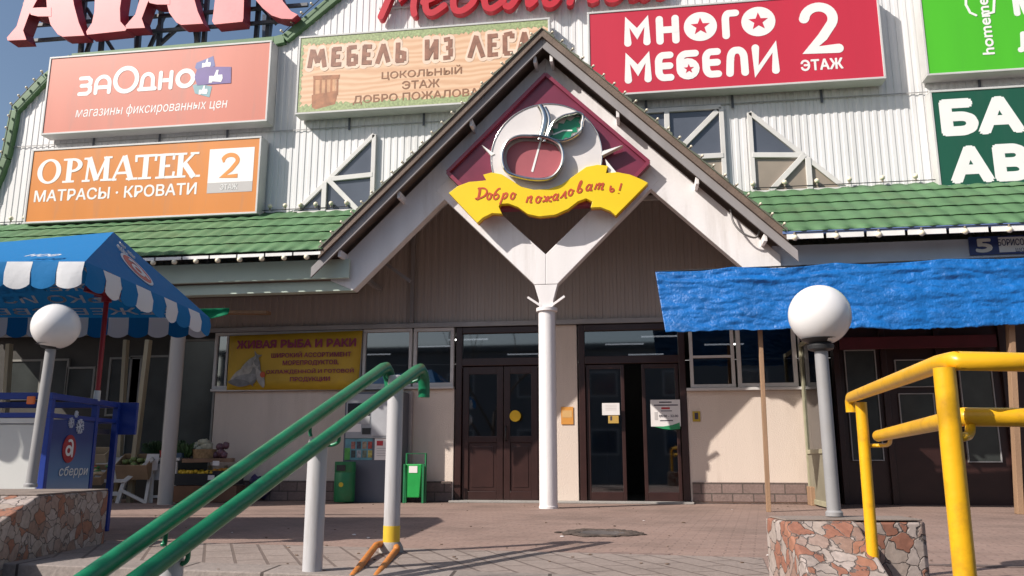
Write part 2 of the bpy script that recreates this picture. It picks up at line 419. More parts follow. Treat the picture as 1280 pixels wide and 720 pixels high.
STEEL = mat("grey_painted_steel", (.27, .265, .27), .45, .06, 6, dirt=(.28, .24, .2), dscale=5, damt=.3)
GREENPIPE = mat("green_glossy_paint", (.008, .155, .07), .32, .16, 6, spec=.45, bump=.10, bscale=30, dirt=(.02, .05, .03), dscale=16, damt=.55)
YELLOWPIPE = mat("yellow_glossy_paint", (.72, .38, .01), .33, .08, 5, bump=.08, bscale=30, dirt=(.30, .13, .02), dscale=9, damt=.5)
ORANGE = mat("orange_rusty_paint", (.50, .17, .03), .55, .2, 8, dirt=(.2, .07, .03), dscale=9)
WHITE_PRINT = mat("white_print", (.80, .79, .77), .45, .03)
GREYPRINT = mat("grey_print", (.48, .45, .44), .45, .03)
SIGNFRAME = mat("sign_frame_metal", (.55, .54, .53), .45, .06, 3, dirt=(.35, .33, .31), damt=.35)
DARKMETAL = mat("dark_steel", (.085, .09, .11), .5, .15, 5)
CHROME = mat("polished_steel", (.62, .60, .57), .16, .05, metal=1.0)
BULBGLASS = mat("milky_bulb_glass", (.75, .68, .52), .25, .08)
SOCKET = mat("bulb_socket", (.20, .17, .13), .6)
WOODPOST = mat("raw_timber", (.28, .17, .10), .8, .25, 6, streak=True, bump=.2)
PALEWOOD = mat("pale_old_timber", (.36, .30, .20), .8, .2, 5, streak=True)
POSTS = mat("light_grey_post_paint", (.42, .41, .42), .5, .05, 5, streak=True, dirt=(.20, .16, .13), dscale=9, damt=.5)
BLACK = mat("black_plastic", (.02, .02, .022), .5)
PAPER = mat("paper", (.72, .68, .66), .7, .03)
INK = mat("dark_print", (.05, .04, .06), .6)
REDINK = mat("red_print", (.45, .03, .04), .6)
CARD = mat("brown_cardboard", (.33, .22, .13), .85, .12, 5)
WHITEWOOD = mat("white_painted_table_wood", (.60, .57, .53), .6, .1, 5, dirt=(.3, .26, .22), dscale=4)

W13 = wallf(13.0)
XC = -1.2                                     # centre line of the entrance porch

# ------------------------------------------------------------------ ground, steps
g = MB().box(-150, 150, -150, 150, -1.0, -0.9).build("road_ground", ASPHALT); struct(g)
E0, E1 = S(-3.15, 5.45), S(1.38, 4.35)        # nosing of the terrace, runs a little askew to the facade
ed = (E1 - E0).normalized(); en = Vector((-ed.y, ed.x, 0))     # along the edge / towards the building
def EP(a, b, z=0.0): return E0 + ed * a + en * b + Vector((0, 0, z))
def strip(mb, a0, a1, b0, b1, z0, z1):
    c = [EP(a0, b0), EP(a1, b0), EP(a1, b1), EP(a0, b1)]
    return mb.prism([(q.x, q.y) for q in c], z0, z1, GROUND)
a = [EP(-24, .0), EP(26, .0)]
pl = MB().prism([(a[0].x, a[0].y), (a[1].x, a[1].y), (26, 24), (-27, 24)], -.9, 0, GROUND).build("plaza_paving", PAVE); struct(pl)
struct(strip(MB(), -2.2, 4.6, .32, 1.45, -.02, .005).build("grey_slab_paving", SLABS))
struct(strip(MB(), -.05, 4.6, -.03, .315, -.16, .009).build("kerb_edging", KERB, bevel=.008))
st = MB()
for i in range(1, 6): strip(st, -.02, 4.62, -.30 * i - .02, -.30 * i + .30 - .04, -.9 - .001 * i, -.15 * i)
struct(st.build("steps", CONC, bevel=.006))

# ------------------------------------------------------------------ the market building
bld = thing("market_building", "long white corrugated market hall with green tiled awnings and a gabled skyline", "building", (XC, 13, 0))
# corrugated facade: outline heights measured along the wall
def zpx(px, py): q = PY(px, py, 13); return q.x, q.z
OUT = [zpx(-14, 262), zpx(10, 200), zpx(22, 140), zpx(60, 100)]
xa, za = zpx(345, 54)
OUT += [(OUT[-1][0] + .5, za - .03), (xa, za), zpx(358, 51)]
xk, zk = OUT[-1]; OUT += [zpx(425, -4)]
x2, z2 = OUT[-1]; OUT += [(x2 + 2.6, z2 + 2.6), (14.5, z2 + 2.6)]
def ztop(x):
    for (x0, z0), (x1, z1) in zip(OUT, OUT[1:]):
        if x0 <= x <= x1: return z0 + (z1 - z0) * (x - x0) / max(1e-6, x1 - x0)
    return OUT[0][1] if x < OUT[0][0] else OUT[-1][1]
LINT = 2.76
fm = MB(); x = OUT[0][0]; prev = None; pit = .118
xs = []
while x < 14.4:
    xs += [(x, 0), (x + pit * .42, 0), (x + pit * .48, -.010), (x + pit * .94, -.010)]; x += pit
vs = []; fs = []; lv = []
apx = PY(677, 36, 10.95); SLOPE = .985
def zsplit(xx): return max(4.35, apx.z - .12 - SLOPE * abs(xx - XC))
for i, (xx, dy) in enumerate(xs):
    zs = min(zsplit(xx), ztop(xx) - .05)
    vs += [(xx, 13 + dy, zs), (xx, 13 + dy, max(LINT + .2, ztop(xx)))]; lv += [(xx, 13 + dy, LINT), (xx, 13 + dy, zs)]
    if i: k = 2 * i; fs.append((k - 2, k, k + 1, k - 1))
fm.add(vs, fs); fm.build("corrugated_facade", WHITE_STEEL, bld)
MB().add(lv, fs).build("shaded_siding", mat("siding_shade_tone", (.41, .35, .315), .6, .08, 2, streak=True), bld)  # facade below the roofs: shade put into a darker siding colour
# body behind the facade
bd = MB()
bd.box(OUT[0][0], 14.4, 13.06, 13.16, LINT + .001, 4.7)
bd.prism([(x_, z_ - .02) for x_, z_ in OUT] + [(14.4, 4.7), (OUT[0][0], 4.7)], -.16, -.06, W13)
bd.box(OUT[0][0], OUT[0][0] + .12, 13.17, 22, 0, 5.0); bd.box(14.3, 14.42, 13.17, 22, 0, z2 + 2)
bd.box(OUT[0][0] + .13, 14.29, 21.9, 22, 0, 6)
bd.build("building_body", mat("grey_cladding", (.45, .45, .46), .7), bld)
# seam line and drip edge on the siding
sm = MB().rect(OUT[0][0] + .3, 14.3, 6.27, 6.285, .0285, .034, W13)
sm.rect(-11.2, 14.3, LINT - .03, LINT + .04, .03, .07, W13)
sm.build("sheet_seam", mat("grey_seam", (.33, .32, .32), .6), bld)
# green verge along the skyline
vg = MB(); tr = [Vector((x_, z_)) for x_, z_ in OUT[:-1]]
for a_, b_ in zip(tr, tr[1:]):
    vg.bar(a_, b_, .17, -.14, .10, W13)
vg.build("green_verge", GREEN_TRIM, bld, bevel=.01)
# ------------- green tiled awnings
RIDGE_Z = 4.80; EAVE_Y, EAVE_Z = 10.98, (PY(1100, 287, 10.98).z + PY(300, 315, 10.98).z) / 2
def awning(x0, x1, name):
    mb = MB(); nx = int((x1 - x0) / (.265 / 10)); rows = 5; sl_ = Vector((0, EAVE_Y - 13, EAVE_Z - RIDGE_Z)); n_ = Vector((0, sl_.z, -sl_.y)).normalized()
    if n_.z < 0: n_ = -n_
    vs, fs = [], []; lines = []
    for r in range(rows):
        lines += [(r / rows, 0.0), ((r + .5) / rows, .010), ((r + .999) / rows, .020)]
    for k, (t, up) in enumerate(lines):
        for i in range(nx + 1):
            xx = x0 + (x1 - x0) * i / nx; ph = (xx / .265) % 1.0
            wv = .014 * (math.sin(math.pi * min(1, ph / .72)) if ph < .72 else -.35 * math.sin(math.pi * (ph - .72) / .28))
            scal = (.045 * (math.sin(math.pi * min(1, ph / .72)) if ph < .72 else 0)) if k % 3 == 2 else 0
            tt = t + scal / sl_.length
            lim = (RZ - .05 - (RIDGE_Z + sl_.z * tt)) / SLOPE
            if abs(xx - XC) < lim: xx = XC + (lim if x0 > XC else -lim)
            vs.append(Vector((xx, 13, RIDGE_Z)) + sl_ * tt + n_ * (wv + up))
    for k in range(len(lines) - 1):
        for i in range(nx): a0 = k * (nx + 1) + i; fs.append((a0, a0 + 1, a0 + nx + 2, a0 + nx + 1))
    mb.add(vs, fs); o = mb.build(name, GREEN_ROOF, bld, smooth=True, auto=35)
    md = o.modifiers.new("thick", 'SOLIDIFY'); md.thickness = .012; md.offset = -1
    return o
PL, PR = XC - 3.55, XC + 3.1
RZ = apx.z
awning(OUT[0][0] - .3, XC - 1.6, "tiled_awning"); awning(XC + 1.6, 14.4, "tiled_awning")
FZ1 = EAVE_Z - .06
# soffit, fascia boards, white strips standing for sunlit patches under the eave
q1 = PY(437, 349, 11.3); q2 = PY(437, 363, 11.35); q0 = PY(437, 317, 11.25)
BEAM_Z1, BEAM_Z0 = q1.z, q2.z
x_end = q0.x
fb = MB().box(OUT[0][0], x_end, 11.25, 11.31, q1.z + .01, EAVE_Z - .075); fb.build("fascia_board", FASCIA_G, bld, bevel=.006)
fb = MB().box(PR - .02, 14.4, 11.40, 11.46, PY(1100, 331, 11.4).z - .05, EAVE_Z - .075); fb.build("fascia_board", FASCIA_B, bld, bevel=.006)
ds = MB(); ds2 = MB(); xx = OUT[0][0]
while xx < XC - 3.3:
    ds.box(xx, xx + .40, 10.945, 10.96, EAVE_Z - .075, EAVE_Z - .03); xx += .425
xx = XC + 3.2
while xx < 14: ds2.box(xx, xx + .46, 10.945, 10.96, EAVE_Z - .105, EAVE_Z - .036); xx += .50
each([ds, ds2], "sunlit_eave_strip", mat("sunlit_eave_strip", (.75, .74, .72), .5), bld)
gt = MB().box(XC + 3.15, 14.4, 10.94, 11.025, EAVE_Z - .034, EAVE_Z + .000); gt.build("blue_gutter", mat("blue_gutter", (.12, .18, .36), .4), bld)
each([MB().box(OUT[0][0], XC - 3.3, 11.47, 12.95, BEAM_Z1 + .12, BEAM_Z1 + .16), MB().box(XC + 3.2, 14.4, 11.47, 12.95, BEAM_Z1 + .12, BEAM_Z1 + .16)], "soffit", SOFFIT, bld)
# eave columns under the left awning
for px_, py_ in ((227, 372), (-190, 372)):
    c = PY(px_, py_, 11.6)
    MB().cyl((c.x, 11.6, 0), (c.x, 11.6, BEAM_Z0), .105).build("eave_column", mat("column_shade_white", (.42, .39, .36), .7, .1, 3, streak=True), bld, smooth=True, auto=40)  # shade under the awning is put into the white of these columns

# ------------- ground floor wall
GF = 13.0
def X13(px, py): return PY(px, py, GF).x
SILL_L, SILL_R = 1.74, 1.66
xl0, xl1 = X13(264, 560), X13(567, 560)
pa, pb = X13(695, 560), X13(723, 560)
xr0, xr1 = X13(861, 560), X13(1013, 560)
each([MB().box(xl0, xl1, GF, GF + .22, 0, SILL_L), MB().box(pa, pb, GF, GF + .22, 0, LINT - .03), MB().box(xr0, xr1, GF, GF + .22, 0, SILL_R)], "rendered_wall", CREAM, bld, bevel=.008)
each([MB().box(xl0, xl1 - .02, GF - .035, GF - .003, 0, .31), MB().box(xr0 + .03, xr1, GF - .035, GF - .003, .03, .31)], "plinth", PLINTH, bld, bevel=.006)
each([MB().box(xl0 - .05, xl1, GF - .08, GF + .02, SILL_L + .001, SILL_L + .04), MB().box(xr0, xr1 + .05, GF - .08, GF + .02, SILL_R + .001, SILL_R + .045)], "sill_ledge", PALEFRAME, bld, bevel=.006)
WF = wallf(GF)
def window(x0, x1, z0, z1, fw=.06, name="window", pane=PANE, mullions=(), rails=()):
    mb = MB()
    mb.rect(x0, x1, z0, z0 + fw, -.06, .03, WF); mb.rect(x0, x1, z1 - fw, z1, -.06, .03, WF)
    mb.rect(x0, x0 + fw, z0 + fw, z1 - fw, -.06, .03, WF); mb.rect(x1 - fw, x1, z0 + fw, z1 - fw, -.06, .03, WF)
    for m_ in mullions: mb.rect(m_ - fw * .4, m_ + fw * .4, z0 + fw, z1 - fw, -.055, .025, WF)
    for m_ in rails: mb.rect(x0 + fw, x1 - fw, m_ - fw * .4, m_ + fw * .4, -.054, .024, WF)
    f = mb.build(name, PALEFRAME, bld, bevel=.006)
    p = MB().rect(x0 + fw * .7, x1 - fw * .7, z0 + fw * .7, z1 - fw * .7, -.02, -.012, WF).build("pane", pane, f)
    return f
window(X13(268, 450), X13(452, 450), SILL_L + .045, LINT - .035, .05, mullions=[X13(284, 450)])
window(X13(453.5, 450), X13(515, 450), SILL_L + .045, LINT - .035, .05)
window(X13(517, 450), X13(567.5, 450), SILL_L + .045, LINT - .035, .055)
window(X13(862, 450), X13(918, 450), SILL_R + .05, LINT - .035, .05, rails=[PY(880, 446, 13).z])
window(X13(921, 450), X13(996, 450), SILL_R + .05, LINT - .035, .06)
window(X13(999, 450), X13(1013, 450), SILL_R + .05, LINT - .035, .02)
# drain pipe by the payment machine
xp = X13(513, 560); MB().tube([(xp, GF - .06, .2), (xp, GF - .06, 1.7)], .045).build("drain_pipe", mat("pipe_grey", (.30, .26, .25), .6), bld, smooth=True, auto=40)
# ------------- doors
def doorset(x0, x1, name, leaves, label, s_=.10):
    f = MB(); fw = .10; top = LINT - .04; tz = PY((x0 * 0 + 640), 452, 13).z
    f.rect(x0, x0 + fw, 0, top, -.10, .02, WF); f.rect(x1 - fw, x1, 0, top, -.10, .02, WF); f.rect(x0 + fw, x1 - fw, top - fw, top, -.10, .02, WF)
    f.rect(x0 + fw, x1 - fw, tz - .06, tz + .06, -.10, .02, WF)
    d = f.build(name, DARKBROWN, bld, bevel=.008); d["label"] = label
    MB().rect(x0 + fw, x1 - fw, tz + .06, top - fw, -.05, -.04, WF).build("transom_pane", PANE, d)
    for (a_, b_, gz0) in leaves:
        z1 = tz - .07; m_ = MB()
        m_.rect(a_, a_ + s_, .01, z1, -.08, -.02, WF); m_.rect(b_ - s_, b_, .01, z1, -.08, -.02, WF)
        m_.rect(a_ + s_, b_ - s_, z1 - s_ * 1.2, z1, -.08, -.02, WF); m_.rect(a_ + s_, b_ - s_, .01, .16, -.08, -.02, WF)
        if gz0 > .3:
            m_.rect(a_ + s_, b_ - s_, gz0 - .1, gz0, -.08, -.02, WF); m_.rect(a_ + s_, b_ - s_, .16, gz0 - .1, -.065, -.04, WF)
            m_.rect(a_ + s_ + .05, b_ - s_ - .05, .22, gz0 - .16, -.05, -.032, WF)
        m_.build("door_leaf", DARKBROWN, d, bevel=.006)
        MB().rect(a_ + s_, b_ - s_, gz0, z1 - s_ * 1.2, -.055, -.047, WF).build("door_pane", PANE, d)
    return d
d0, d1 = X13(569, 540), X13(694.5, 540)
xm = X13(629, 540)
dA = doorset(d0, d1, "double_door", [(d0 + .11, xm - .006, PY(600, 545, 13).z), (xm + .006, X13(672, 540), PY(600, 545, 13).z)], "dark brown half glazed double door behind the column")
MB().rect(X13(672.5, 540), d1 - .101, 0.01, 2.0, -.08, -.01, WF).build("side_panel", DARKBROWN, dA)
MB().tube([(xm + .05, GF - .02, .93), (xm + .05, GF - .07, .95), (xm + .05, GF - .07, 1.13), (xm + .05, GF - .02, 1.15)], .012, 8).build("handle", BLACK, dA, smooth=True)
e0, e1 = X13(724.5, 540), X13(860, 540)
dB = doorset(e0, e1, "sliding_door", [(e0 + .11, X13(782, 540), .16), (X13(804, 540), e1 - .11, .16)], "dark brown glass sliding door standing slightly open", .055)
MB().box(d0 - .03, e1 + .03, GF - .28, GF - .002, .0, .03).build("door_threshold", CONC, bld, bevel=.006)
# ------------- dim interior behind the glass
it = MB()
it.box(xl0 - 5, 13, 18.5, 18.6, 0.01, LINT); it.box(xl0 - 5, 13, 13.3, 18.6, LINT + .02, LINT + .1); it.box(xl0 - 5, 13, 13.3, 18.49, .004, .01)
for k in range(14):
    sx = xl0 - 2 + k * .95
    it.box(sx, sx + .7, 16.2 + (k % 3) * .5, 16.7 + (k % 3) * .5, .02, 1.3 + .25 * (k % 4))
it.build("shop_interior", DARK, bld)
for k, (tx, ty) in enumerate([(-6.2, 14.6), (-5.2, 16), (-3.7, 15), (-2.9, 14.2), (-2.2, 16.4), (-.2, 15.2), (.2, 16.8), (.45, 14.3), (-.5, 17.5), (1.6, 15.5)]):
    MB().box(tx - .35, tx + .35, ty, ty + .03, LINT - .07, LINT - .045).build("fluorescent_tube", mat("lit_tube", (.9, .9, .9), emit=(1, .98, .92, 3.5)), bld)
# ------------- upper windows
def braced(poly, bars_, panes, name="window"):
    mb = MB(); n_ = len(poly)
    for i in range(n_): mb.bar(poly[i], poly[(i + 1) % n_], .075, .03, .085, W13)
    for j, (a_, b_) in enumerate(bars_): mb.bar(a_, b_, .085, .03, .090 + .003 * j, W13)
    f = mb.build(name, mat("white_window_bars", (.62, .60, .58), .5, .06, 4, dirt=(.35, .30, .22), damt=.4), bld, bevel=.006)
    for pz, m_ in panes: MB().prism(pz, .03, .045, W13).build("pane", m_, f)
def p13(px, py): q = PY(px, py, 13); return (q.x, q.z)
A_, B_, C_ = p13(936, 143), p13(1052, 238), p13(938, 238)
C_ = (A_[0], 4.74); B_ = (B_[0] + .05, 4.74)
mid_l, mid_r = (A_[0], p13(938, 196)[1]), (p13(1004, 196)[0], p13(1004, 196)[1])
def tri(mir):
    f_ = (lambda p: (2 * XC - p[0], p[1])) if mir else (lambda p: p)
    braced([f_(A_), f_(B_), f_(C_)],
           [(f_(mid_l), f_(mid_r)), (f_(mid_r), f_((p13(962, 236)[0], 4.76))), (f_((p13(1009, 203)[0], mid_r[1] - .05)), f_((p13(1009, 203)[0], 4.76)))],
           [([f_(A_), f_((mid_r[0] - .03, mid_r[1])), f_(mid_l)], PANE_HI), ([f_(mid_l), f_((mid_r[0] - .03, mid_r[1])), f_(B_), f_(C_)], BLIND if not mir else PANE_HI)])
tri(False); tri(True)
wl, wr = p13(780, 140)[0], p13(901, 140)[0]; wt = p13(880, 137)[1]
def midw(mir):
    f_ = (lambda p: (2 * XC - p[0], p[1])) if mir else (lambda p: p)
    zz = p13(890, 197)[1]
    braced([f_((wl, 4.74)), f_((wl, wt)), f_((wr, wt)), f_((wr, 4.74))],
           [(f_(p13(896, 141)), f_(p13(838, 200))), (f_((wl, zz)), f_((wr, zz))), (f_(p13(833, 141)), f_((p13(833, 141)[0], zz)))],
           [([f_((wl, zz)), f_((wl, wt)), f_((wr, wt)), f_((wr, zz))], PANE_HI), ([f_((wl, 4.74)), f_((wl, zz)), f_((wr, zz)), f_((wr, 4.74))], BLIND)])
midw(False)
# ------------- dim stalls at both ends of the ground floor
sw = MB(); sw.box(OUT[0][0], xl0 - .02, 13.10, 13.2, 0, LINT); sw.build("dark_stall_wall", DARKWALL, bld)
def stallframe(px0, py0, px1, py1, Y, mat_=None, pane=None, fw=.035, name="stall_window"):
    a_, b_ = PY(px0, py0, Y), PY(px1, py1, Y); f_ = wallf(Y)
    x0, x1, z0, z1 = a_.x, b_.x, b_.z, a_.z; mb = MB()
    mb.rect(x0, x1, z0, z0 + fw, 0, .04, f_); mb.rect(x0, x1, z1 - fw, z1, 0, .04, f_); mb.rect(x0, x0 + fw, z0 + fw, z1 - fw, 0, .04, f_); mb.rect(x1 - fw, x1, z0 + fw, z1 - fw, 0, .04, f_)
    o = mb.build(name, mat_ or mat("worn_frame", (.22, .21, .19), .6, .2, 5), bld)
    MB().rect(x0 + fw, x1 - fw, z0 + fw, z1 - fw, .01, .02, f_).build("pane", pane or mat("dusty_dark_glass", (.045, .05, .048), .2, .3, 2), o)
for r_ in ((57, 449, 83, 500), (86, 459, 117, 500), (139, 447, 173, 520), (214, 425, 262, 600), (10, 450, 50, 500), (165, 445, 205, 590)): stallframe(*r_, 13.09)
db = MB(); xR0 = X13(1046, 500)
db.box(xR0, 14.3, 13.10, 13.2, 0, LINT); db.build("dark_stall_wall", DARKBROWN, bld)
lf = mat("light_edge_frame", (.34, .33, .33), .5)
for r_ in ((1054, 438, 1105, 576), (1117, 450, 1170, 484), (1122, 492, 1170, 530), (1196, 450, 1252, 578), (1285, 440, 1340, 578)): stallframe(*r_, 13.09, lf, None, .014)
mb = MB()
for px_ in (1050, 1110, 1180, 1262):
    xx = X13(px_, 500); mb.box(xx - .04, xx + .04, 13.03, 13.095, .0, LINT - .06)
mb.build("door_stile", DARKBROWN, bld, bevel=.006)
# glazed side screen of the right stall, at right angles to the wall
sxr = X13(1006, 520); sc = MB(); yy0, yy1 = 11.75, 12.95; zt = 2.35
for (za_, zb_) in ((0.02, .09), (.72, .78), (zt - .06, zt)): sc.box(sxr - .03, sxr + .03, yy0 + .06, yy1 - .06, za_, zb_)
sc.box(sxr - .032, sxr + .032, yy0, yy0 + .06, 0, zt); sc.box(sxr - .032, sxr + .032, yy1 - .06, yy1, 0, zt)
ss = sc.build("side_screen", mat("olive_screen_frame", (.30, .28, .19), .6, .15, 5), bld, bevel=.005)
MB().box(sxr - .006, sxr + .006, yy0 + .06, yy1 - .06, .78, zt - .06).build("pane", glass("dusty_screen_glass", (.62, .60, .52), .06), ss)
MB().box(sxr - .01, sxr + .01, yy0 + .06, yy1 - .06, .09, .72).build("lower_panel", mat("olive_panel", (.20, .18, .13), .7), ss)

# ------------------------------------------------------------------ entrance porch
por = thing("entrance_porch", "steep gabled entrance porch with white rafters and a V brace on one round column", "porch", (XC, 11.45, 0))
RZ = apx.z
def lz(dx, top): return top - SLOPE * abs(dx)
TH = .115
F11 = wallf(0)
def chev(d_out, d_in, ztop_, thick, y0, y1, mb=None, parts=(1, -1)):
    """a pair of sloping slabs meeting at the ridge; thick measured vertically"""
    out = []
    for s in parts:
        m_ = MB() if mb is None else mb
        poly = [(XC + s * d_in, lz(d_in, ztop_)), (XC + s * d_out, lz(d_out, ztop_)), (XC + s * d_out, lz(d_out, ztop_) - thick), (XC + s * d_in, lz(d_in, ztop_) - thick)]
        m_.prism(poly, -y1, -y0, F11)
        out.append(m_)
    return out
for m_ in chev(3.22, .0006, RZ, TH, 10.95, 12.96): m_.build("porch_roof", BROWN, por)
# scalloped sheet edge on the upper side of each slope
for s in (1, -1):
    e = MB(); n_ = 18
    for k in range(n_):
        a_, b_ = 3.22 * k / n_, 3.22 * (k + 1) / n_ - .004
        e.prism([(XC + s * a_, lz(a_, RZ) + .012), (XC + s * b_, lz(b_, RZ) + .05), (XC + s * b_, lz(b_, RZ) + .002), (XC + s * a_, lz(a_, RZ) + .002)], -12.95, -10.93, F11)
    e.build("tile_courses", mat("tile_course_paint", (.12, .13, .09), .55, .2, 5), por)
for m_ in chev(3.34, .0006, RZ - TH - .003, .15, 11.00, 11.035): m_.build("barge_board", GREYPLANK, por, bevel=.004)
for m_ in chev(3.16, .0006, RZ - TH - .004, .02, 11.05, 12.9): m_.build("porch_soffit", SOFFIT, por)
# brackets between roof and rafters
for s in (1, -1):
    for dxx in (.12, 1.05, 2.1, 2.95):
        zz = lz(dxx, RZ - TH - .16); MB().box(XC + s * dxx - .022, XC + s * dxx + .022, 11.06, 11.36, zz - .07, zz + .03).build("roof_bracket", WHITE_PAINT, por, bevel=.004)
# rafters: white box beams whose feet turn into the level eave beams
yA, yB = 11.36, 11.54
up_l = PY(570, 183, yA); lo_l = PY(562, 243, yA)
R_UP = up_l.z + SLOPE * abs(up_l.x - XC); R_LO = lo_l.z + SLOPE * abs(lo_l.x - XC)
dEnd = abs(PY(438, 350, yA).x - XC)
for s in (1, -1):
    dfoot = (R_LO - BEAM_Z0) / SLOPE          # where the lower edge meets the beam's underside
    dtop = (R_UP - BEAM_Z1) / SLOPE
    poly = [(XC + s * .0006, R_UP), (XC + s * min(dtop, dfoot + .35), R_UP - SLOPE * min(dtop, dfoot + .35)), (XC + s * (dfoot + .35), BEAM_Z1), (XC + s * dfoot, BEAM_Z0), (XC + s * .0006, R_LO)]
    MB().prism(poly, -yB, -yA, F11).build("rafter", WHITE_PAINT, por, bevel=.008)
    far = 8.5 if s < 0 else 13
    MB().prism([(XC + s * (dfoot + .002), BEAM_Z0), (XC + s * (dfoot + .352), BEAM_Z1), (XC + s * far, BEAM_Z1), (XC + s * far, BEAM_Z0)], -yB + .01, -yA - .004, F11).build("eave_beam", FASCIA_G if s < 0 else FASCIA_B, por, bevel=.006)
# V brace and column
vo = PY(815, 236, yA); vn = PY(697, 355, yA); vi = PY(681, 318, yA); nb = PY(682, 384, yA)
XV = (vn.x + PY(668, 355, yA).x) / 2; hw = abs(vn.x - PY(668, 355, yA).x) / 2
vz = vn.z
VS = 1.0; dmax = abs(vo.x - XC) + .12
ui = vi.z
for s in (1, -1):
    poly = [(XV + s * .0006, vz), (XV + s * hw, vz), (XV + s * dmax, vz + VS * (dmax - hw)), (XV + s * (dmax - .29), vz + VS * (dmax - hw) + .27), (XV + s * .0006, ui)]
    MB().prism(poly, -yB + .006, -yA + .006, F11).build("brace", WHITE_PAINT, por, bevel=.008)
MB().prism([(XV - hw, vz - .003), (XV + hw, vz - .003), (XV + .10, nb.z + .10), (XV + .10, nb.z), (XV - .10, nb.z), (XV - .10, nb.z + .10)], -yB + .012, -yA + .0, F11).build("brace_neck", WHITE_PAINT, por, bevel=.006)
cz = nb.z - .002; cy_ = 11.45
MB().lathe((XV, cy_, 0), [(.128, 0), (.128, .03), (.122, .035), (.118, cz - .05), (.15, cz - .045), (.15, cz)]).build("column", WHITE_PAINT, por, smooth=True, auto=30)
MB().beam((XV - .07, cy_ - .08, cz + .02), (XV - .26, cy_ - .09, cz + .15), .03).beam((XV + .07, cy_ - .08, cz + .02), (XV + .26, cy_ - .09, cz + .15), .03).build("capital_bracket", WHITE_PAINT, por)
# purlin stubs and diagonal tie seen inside the porch
pu = MB(); pu.beam(PY(480, 328, 12.2), PY(513, 352, 12.2), .05); pu.beam((XC - 2.9, 11.6, lz(2.9, RZ - .5)), (XC - 2.9, 12.9, lz(2.9, RZ - .5)), .07)
pu.beam((XC + 2.9, 11.6, lz(2.9, RZ - .5)), (XC + 2.9, 12.9, lz(2.9, RZ - .5)), .07)
pu.build("tie_bar", GREYPLANK, por)
MB().rect(PY(517, 350).x - .03, PY(517, 350).x + .03, LINT + .05, 5.2, .03, .08, W13).build("wall_post", GREYPLANK, por)

# ------------------------------------------------------------------ strings of light bulbs
def make_bulb():
    s_ = MB(); s_.tube([(0, 0, 0), (0, 0, .05)], .018, 8); return s_
def light_string(label, pts, group="strings of festoon bulbs on the building", up=Vector((0, 0, 1)), r=.04):
    root = thing("light_string", label, "string lights", tuple(pts[0]), group)
    MB().tube(pts, .007, 6).build("cable", BLACK, root)
    first = None
    for p in pts:
        if first is None:
            b = MB().ball(Vector(p) + up * (.03 + r), r, 10); first = b.build("bulb", BULBGLASS, root, smooth=True)
            sk = MB().tube([Vector(p), Vector(p) + up * .035], .015, 8); so_ = sk.build("socket", SOCKET, first)
            base = Vector(p)
        else:
            c = first.copy(); COL.objects.link(c); c.parent = root; c.location = Vector(p) - base
            k = first.children[0].copy(); COL.objects.link(k); k.parent = c
    return root
def line(a, b, n): a, b = Vector(a), Vector(b); return [a + (b - a) * i / (n - 1) for i in range(n)]
light_string("festoon bulbs standing along the upper edge of the left green awning", line((-11.3, 12.90, RIDGE_Z + .015), (XC - 3.55, 12.90, RIDGE_Z + .015), 25))
light_string("festoon bulbs standing along the upper edge of the right green awning", line((XC + 3.1, 12.90, RIDGE_Z + .015), (13, 12.90, RIDGE_Z + .015), 24))
light_string("festoon bulbs hanging under the eave of the left green awning", line((-10, 10.97, EAVE_Z - .03), (XC - 3.4, 10.97, EAVE_Z - .03), 17), up=Vector((0, 0, -1)))
light_string("festoon bulbs hanging under the eave of the right green awning", line((XC + 3.3, 10.94, EAVE_Z - .02), (12, 10.94, EAVE_Z - .02), 20), up=Vector((0, 0, -1)))
for s, nm in ((-1, "left"), (1, "right")):
    light_string("festoon bulbs climbing the %s slope of the porch gable" % nm, line((XC + s * 3.15, 10.94, lz(3.15, RZ) + .015), (XC + s * .12, 10.94, lz(.12, RZ) + .015), 22), up=Vector((s * .7, 0, .7)), r=.019)
vp = [Vector((x_, 12.85, z_ + .06)) for x_, z_ in OUT[:4]]; pp = []
for a_, b_ in zip(vp, vp[1:]): pp += line(a_, b_, 5)[:-1]
light_string("festoon bulbs along the stepped green verge at the far left", pp + [vp[-1]], up=Vector((-.5, 0, .8)), r=.025)
light_string("festoon bulbs up the green verge beside the rooftop letters", line((xk, 12.85, zk + .08), (x2 + 1, 12.85, z2 + 1.08), 12), up=Vector((-.7, 0, .7)), r=.025)
